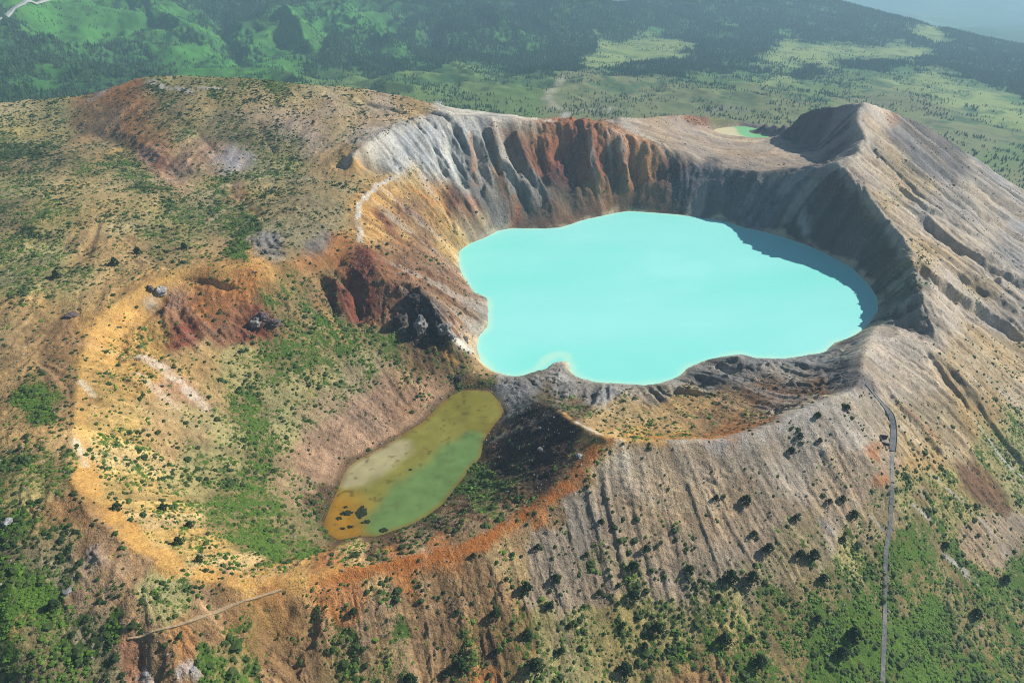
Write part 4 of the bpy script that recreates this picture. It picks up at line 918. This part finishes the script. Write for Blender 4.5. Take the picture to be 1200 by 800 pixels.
for i_, (u, v, wm, hm, mt, lb) in enumerate((
    (83,370,3.2,1.6,'mauve','grey brown boulder on the bare tan flat behind the yellow lip'),(493,383,4.6,6,'grey','tall pale grey boulder inside the black outcrop'),(484,352,4.5,4,'dark','black crag at the top of the outcrop'),
    (521,388,4.2,4.6,'grey','jagged grey rock right of the black outcrop'),(530,397,3.2,3.6,'white','white rock at the lower end of the outcrop'),(512,383,3,3.5,'dark','black rock between the two grey boulders'),(468,378,4,5,'dark','black crag at the left foot of the outcrop'),
    (308,372,3.4,3,'mauve','mauve grey rock under the orange scarp, upper of two'),(322,379,3,2.6,'mauve','mauve grey rock under the orange scarp, lower of two'),(300,379,3,3,'grey','small grey rock beside the mauve pair'),
    (189,342,3,3,'white','white block under the yellow lip'),(176,339,2.2,2.4,'mauve','rusty dark block under the yellow lip'),(10,612,1.8,1.2,'white','pale stone among scrub at the left edge'),
    (80,693,1.8,.9,'grey','dark grey slab on the orange flank'),(172,790,1.0,.5,'white','white rock at the bottom edge, left of two'),(226,784,1.1,.5,'white','white rock at the bottom edge, right of two'),
    (633,502,1.3,1,'grey','lone grey stone high on the shadowed crater wall'),(634,527,1.6,1.2,'grey','grey stone low on the shadowed crater wall'),(679,534,1.4,.9,'white','pale stone on the orange rim path')
    ,(537,444,2.4,2,'dark','black rock at the head of the pond'),(545,398,2.2,2.4,'grey','upright grey rock near the lake shore'))):
    x, y, z = place(u, v); V, Fc = rock_mesh(i_*3+5, wm, wm*random.uniform(.7,1), hm)
    o = mesh_obj('boulder', V, Fc, MRK[mt], loc=(x, y, z-.1*hm)); o.rotation_euler = (0, 0, random.uniform(0, 6)); tag(o, lb, 'rock', 'rocks and boulders')

# weed mats in the pond
MW_ = simple_mat('pond_weed', (.028,.040,.012), scale=1.5, var=.6)
for i_, (u, v, a_, b_, lb) in enumerate(((424,600,2.4,4.4,'largest dark weed clump in the orange shallows'),(407,601,2.6,1.6,'wide dark weed clump left of the largest one'),(397,607,1.5,1.0,'small weed clump nearest the orange western shore'),
    (430,611,1.4,1.2,'small weed clump under the largest one'),(425,612,.8,.6,'tiny weed clump under the largest one, left of its twin'),(411,617,1.3,.9,'small weed clump in mid orange shallows, right of a pair'),(402,619,1.2,.7,'small weed clump in mid orange shallows, left of a pair'),(405,594,1.1,.7,'faint weed clump above the wide one'),
    (449,621,2.0,1.4,'dark weed clump at the green pond end'),(481,550,.9,.6,'dark weed speck in the green middle of the pond'))):
    x, y, z = unproj(u, v, PONDZ); V, Fc = lump(i_+40, 3, .35, .35, .5)
    o = mesh_obj('weed_clump', [Vector((p.x*a_*.8, p.y*b_*.8, p.z*.9-.1)) for p in V], Fc, MW_, loc=(x, y, z)); tag(o, lb, 'weed', 'weed clumps in the pond')

# ------------------------------------------------------------------ paths and the ruined shelter
def ribbon(name, pxs, width, mat, label, lift=.12, thick=.5, step=1.0, kerb=None, kind='structure', z_off=0, raised=True):
    P = [np.array(place(*p[:2])) for p in parse(pxs)]
    Q = []
    for a, b in zip(P[:-1], P[1:]):
        n = max(1, int(np.hypot(*(b-a)[:2])/step))
        for k in range(n): Q.append(a+(b-a)*k/n)
    Q.append(P[-1]); Q = np.array(Q)
    for _ in range(6): Q[1:-1,:2] = (Q[:-2,:2]+2*Q[1:-1,:2]+Q[2:,:2])/4
    zc = gz(Q[:,0], Q[:,1]); 
    V = []; Fc = []
    T = np.gradient(Q[:,:2], axis=0); T /= np.hypot(T[:,0], T[:,1])[:,None]; R_ = np.stack([T[:,1], -T[:,0]], -1)
    W_ = np.interp(np.arange(len(Q))/(len(Q)-1), np.linspace(0, 1, len(width)), width)
    W_ = W_*(1+.14*fbm(Q[:,0], Q[:,1], 3.5, 2, 301))
    zl = gz(*(Q[:,:2]+R_*W_[:,None]*.5).T); zr_ = gz(*(Q[:,:2]-R_*W_[:,None]*.5).T)
    ztop = np.maximum(np.maximum(zl, zr_), zc) if raised else np.maximum(zc, (zl+zr_)/2)
    for _ in range(4): ztop[1:-1] = np.maximum(ztop[1:-1]*0+(ztop[:-2]+2*ztop[1:-1]+ztop[2:])/4, zc[1:-1])
    ztop += lift+z_off
    def strip(o0, o1, za, tk):
        b = len(V)
        for k in range(len(Q)):
            for o_, zz in ((o0, za), (o1, za), (o1, za-tk), (o0, za-tk)):
                q = Q[k,:2]+R_[k]*W_[k]*o_ ; V.append((q[0], q[1], ztop[k]+zz))
        for k in range(len(Q)-1):
            for e in range(4): Fc.append((b+k*4+e, b+k*4+(e+1)%4, b+k*4+4+(e+1)%4, b+k*4+4+e))
        Fc.append((b, b+3, b+2, b+1)); k = (len(Q)-1)*4; Fc.append((b+k, b+k+1, b+k+2, b+k+3))
    strip(-.5, .5, 0, thick)
    o = mesh_obj(name, V, Fc, mat); tag(o, label, kind=kind)
    if kerb:
        for sgn in (-1, 1):
            V = []; Fc = []; strip(sgn*.5, sgn*.5+sgn*.10, kerb, kerb+thick)
            kb = mesh_obj('kerb', V, Fc, MRK['dark']); kb.parent = o; tag(kb, 'dark side kerb')
    return Q, ztop, R_, W_
MC = simple_mat('pale_concrete', (.33,.31,.28), scale=.8, var=.35); MCd = simple_mat('grey_paving', (.19,.20,.20), scale=.8, var=.3)
MT = simple_mat('trodden_earth', (.42,.30,.17), scale=.8, var=.3); MA = simple_mat('worn_asphalt', (.42,.41,.39), scale=.2, var=.2)
ribbon('upper_footpath', '1014,450 1022,459 1031,470 1040,481 1045,492 1046.5,505 1046,518 1045,530', [1.6,2.2,2.8,2.9,2.7], MCd, 'dark paved footpath running down from the lake rim', kerb=.12, lift=.2)
lo_path = ribbon('lower_footpath', '1045,531 1044.5,560 1044,590 1043.5,608 1042.5,622 1038,640 1037,660 1037,684 1036.5,716 1035.5,745 1034.5,775 1033,812', [1.7,1.6,1.7,1.6,1.5,1.6,1.7,1.8], MC, 'straight pale footpath climbing the green slope', lift=.22)
for i_, (u, v, lb) in enumerate(((1042,622,'rubble heap at the bend of the footpath'),(1037,684,'rubble heap across the footpath, middle one'),(1036.5,716,'rubble heap across the footpath, lowest one'),(1038,651,'rubble heap just under the bend of the footpath'),(1044,566,'rubble heap at the top of the pale footpath'))):
    x, y, z = place(u, v); e = empty('rubble_heap', (x, y, z)); tag(e, lb, 'rubble', 'rubble heaps along the footpath')
    r = random.Random(i_)
    for k in range(9):
        s = r.uniform(.25,.6); V, Fc = rock_mesh(k+i_*11, s, s*.8, s*.7, 1); st = mesh_obj('stone', V, Fc, MRK[('white','grey','grey')[k%3]], e, (r.uniform(-1.7,1.7), r.uniform(-.8,.8), .25+r.uniform(0,.2)))
ribbon('rim_trail', '150,748 170,744 200,735 235,723 270,709 300,699 330,690', [1.3,1.5,1.6,1.4], MT, 'tan footpath climbing to the orange rim at lower left', lift=.06, raised=False)
ribbon('hill_road', '-12,30 0,21 12,14 28,8 45,4 58,1 66,-6', [9,9,9,8], MA, 'pale grey road crossing the far green hillside', lift=.8, thick=4, step=6)

def box(name, c, d, mat, parent, rz=0, bev=0):
    hx_, hy_, hz_ = d[0]/2, d[1]/2, d[2]/2
    V = [(sx*hx_, sy*hy_, sz*hz_) for sz in (-1,1) for sx, sy in ((-1,-1),(1,-1),(1,1),(-1,1))]
    Fc = [(3,2,1,0),(4,5,6,7),(0,1,5,4),(1,2,6,5),(2,3,7,6),(3,0,4,7)]
    o = mesh_obj(name, V, Fc, mat, parent, c); o.rotation_euler = (0,0,rz); return o
x, y, z = place(1035, 517)
sh = empty('stone_shelter', (x, y, z+.2), radians(-12)); tag(sh, 'small roofless dark shelter with one white end slab beside the footpath', 'shelter')
box('back_wall', (0.4, 2.2, .6), (3.4, .45, 2.6), MRK['dark'], sh)
box('side_wall', (-1.55, .2, .4), (.45, 3.5, 2.4), MRK['dark'], sh); box('front_wall', (.5, -1.9, -.1), (3.6, .45, 1.5), MRK['dark'], sh, radians(-18))
s_ = box('white_slab', (-3.2, .9, .4), (.3, 2.6, 2.2), MRK['white'], sh, radians(12)); s_['label'] = 'upright white slab'
box('floor_slab', (.4, .2, -.35), (3.3, 3.2, .5), MC, sh)
rl = box('rail', (.6, -2.4, .75), (3.4, .12, .12), MRK['white'], sh, radians(-18)); rl['label'] = 'white rail on the front wall'
for k in (-1, 1): box('rail_post', (.6+k*1.5, -2.4-k*.48, .3), (.14, .14, .9), MRK['white'], sh)

# thin steam rising behind the far rim
def steam(u, v, r_, h_, dens, lb):
    x, y, z = place(u, v); V, Fc = lump(int(u), 3, .2, 1.0, 0)
    V = [Vector((p.x*r_*(.6+.5*(p.z+1)/2)+p.z*2, p.y*r_, (p.z+.8)*h_)) for p in V]
    m, ns, ln = new_mat('steam_vapour'); out = N(ns, 'ShaderNodeOutputMaterial'); pv = N(ns, 'ShaderNodeVolumePrincipled')
    pv.inputs['Color'].default_value = (1,1,1,1); pv.inputs['Density'].default_value = dens; ln.new(pv.outputs[0], out.inputs['Volume'])
    o = mesh_obj('steam_plume', V, Fc, m, loc=(x, y, z)); tag(o, lb, kind='stuff')
steam(713, 134, 2.6, 5.5, .12, 'thin white steam plume behind the far rim')
steam(662, 139, 7, 3.2, .05, 'low white steam drifting over the far rim')
# ------------------------------------------------------------------ haze
hv = bpy.data.meshes.new('haze')
hx, hy0, hy1, hz0, hz1 = 16000, -16000, 16000, float(ZM.min())-1, max(float(ZM.max()), CAMZ)+12
X_ = [(-hx,hy0),(hx,hy0),(hx,hy1),(-hx,hy1)]
hv.from_pydata([(a,b,hz0) for a,b in X_]+[(a,b,hz1) for a,b in X_], [], [(3,2,1,0),(4,5,6,7),(0,1,5,4),(1,2,6,5),(2,3,7,6),(3,0,4,7)])
m, ns, ln = new_mat('haze_air'); out = N(ns, 'ShaderNodeOutputMaterial'); pv = N(ns, 'ShaderNodeVolumePrincipled')
pv.inputs['Color'].default_value = (.52,.79,1.0,1); pv.inputs['Density'].default_value = HAZE; pv.inputs['Anisotropy'].default_value = .1
ln.new(pv.outputs[0], out.inputs['Volume']); hv.materials.append(m)
ho = bpy.data.objects.new('haze', hv); col.objects.link(ho); tag(ho, 'thin blue haze over the far valley', kind='stuff')
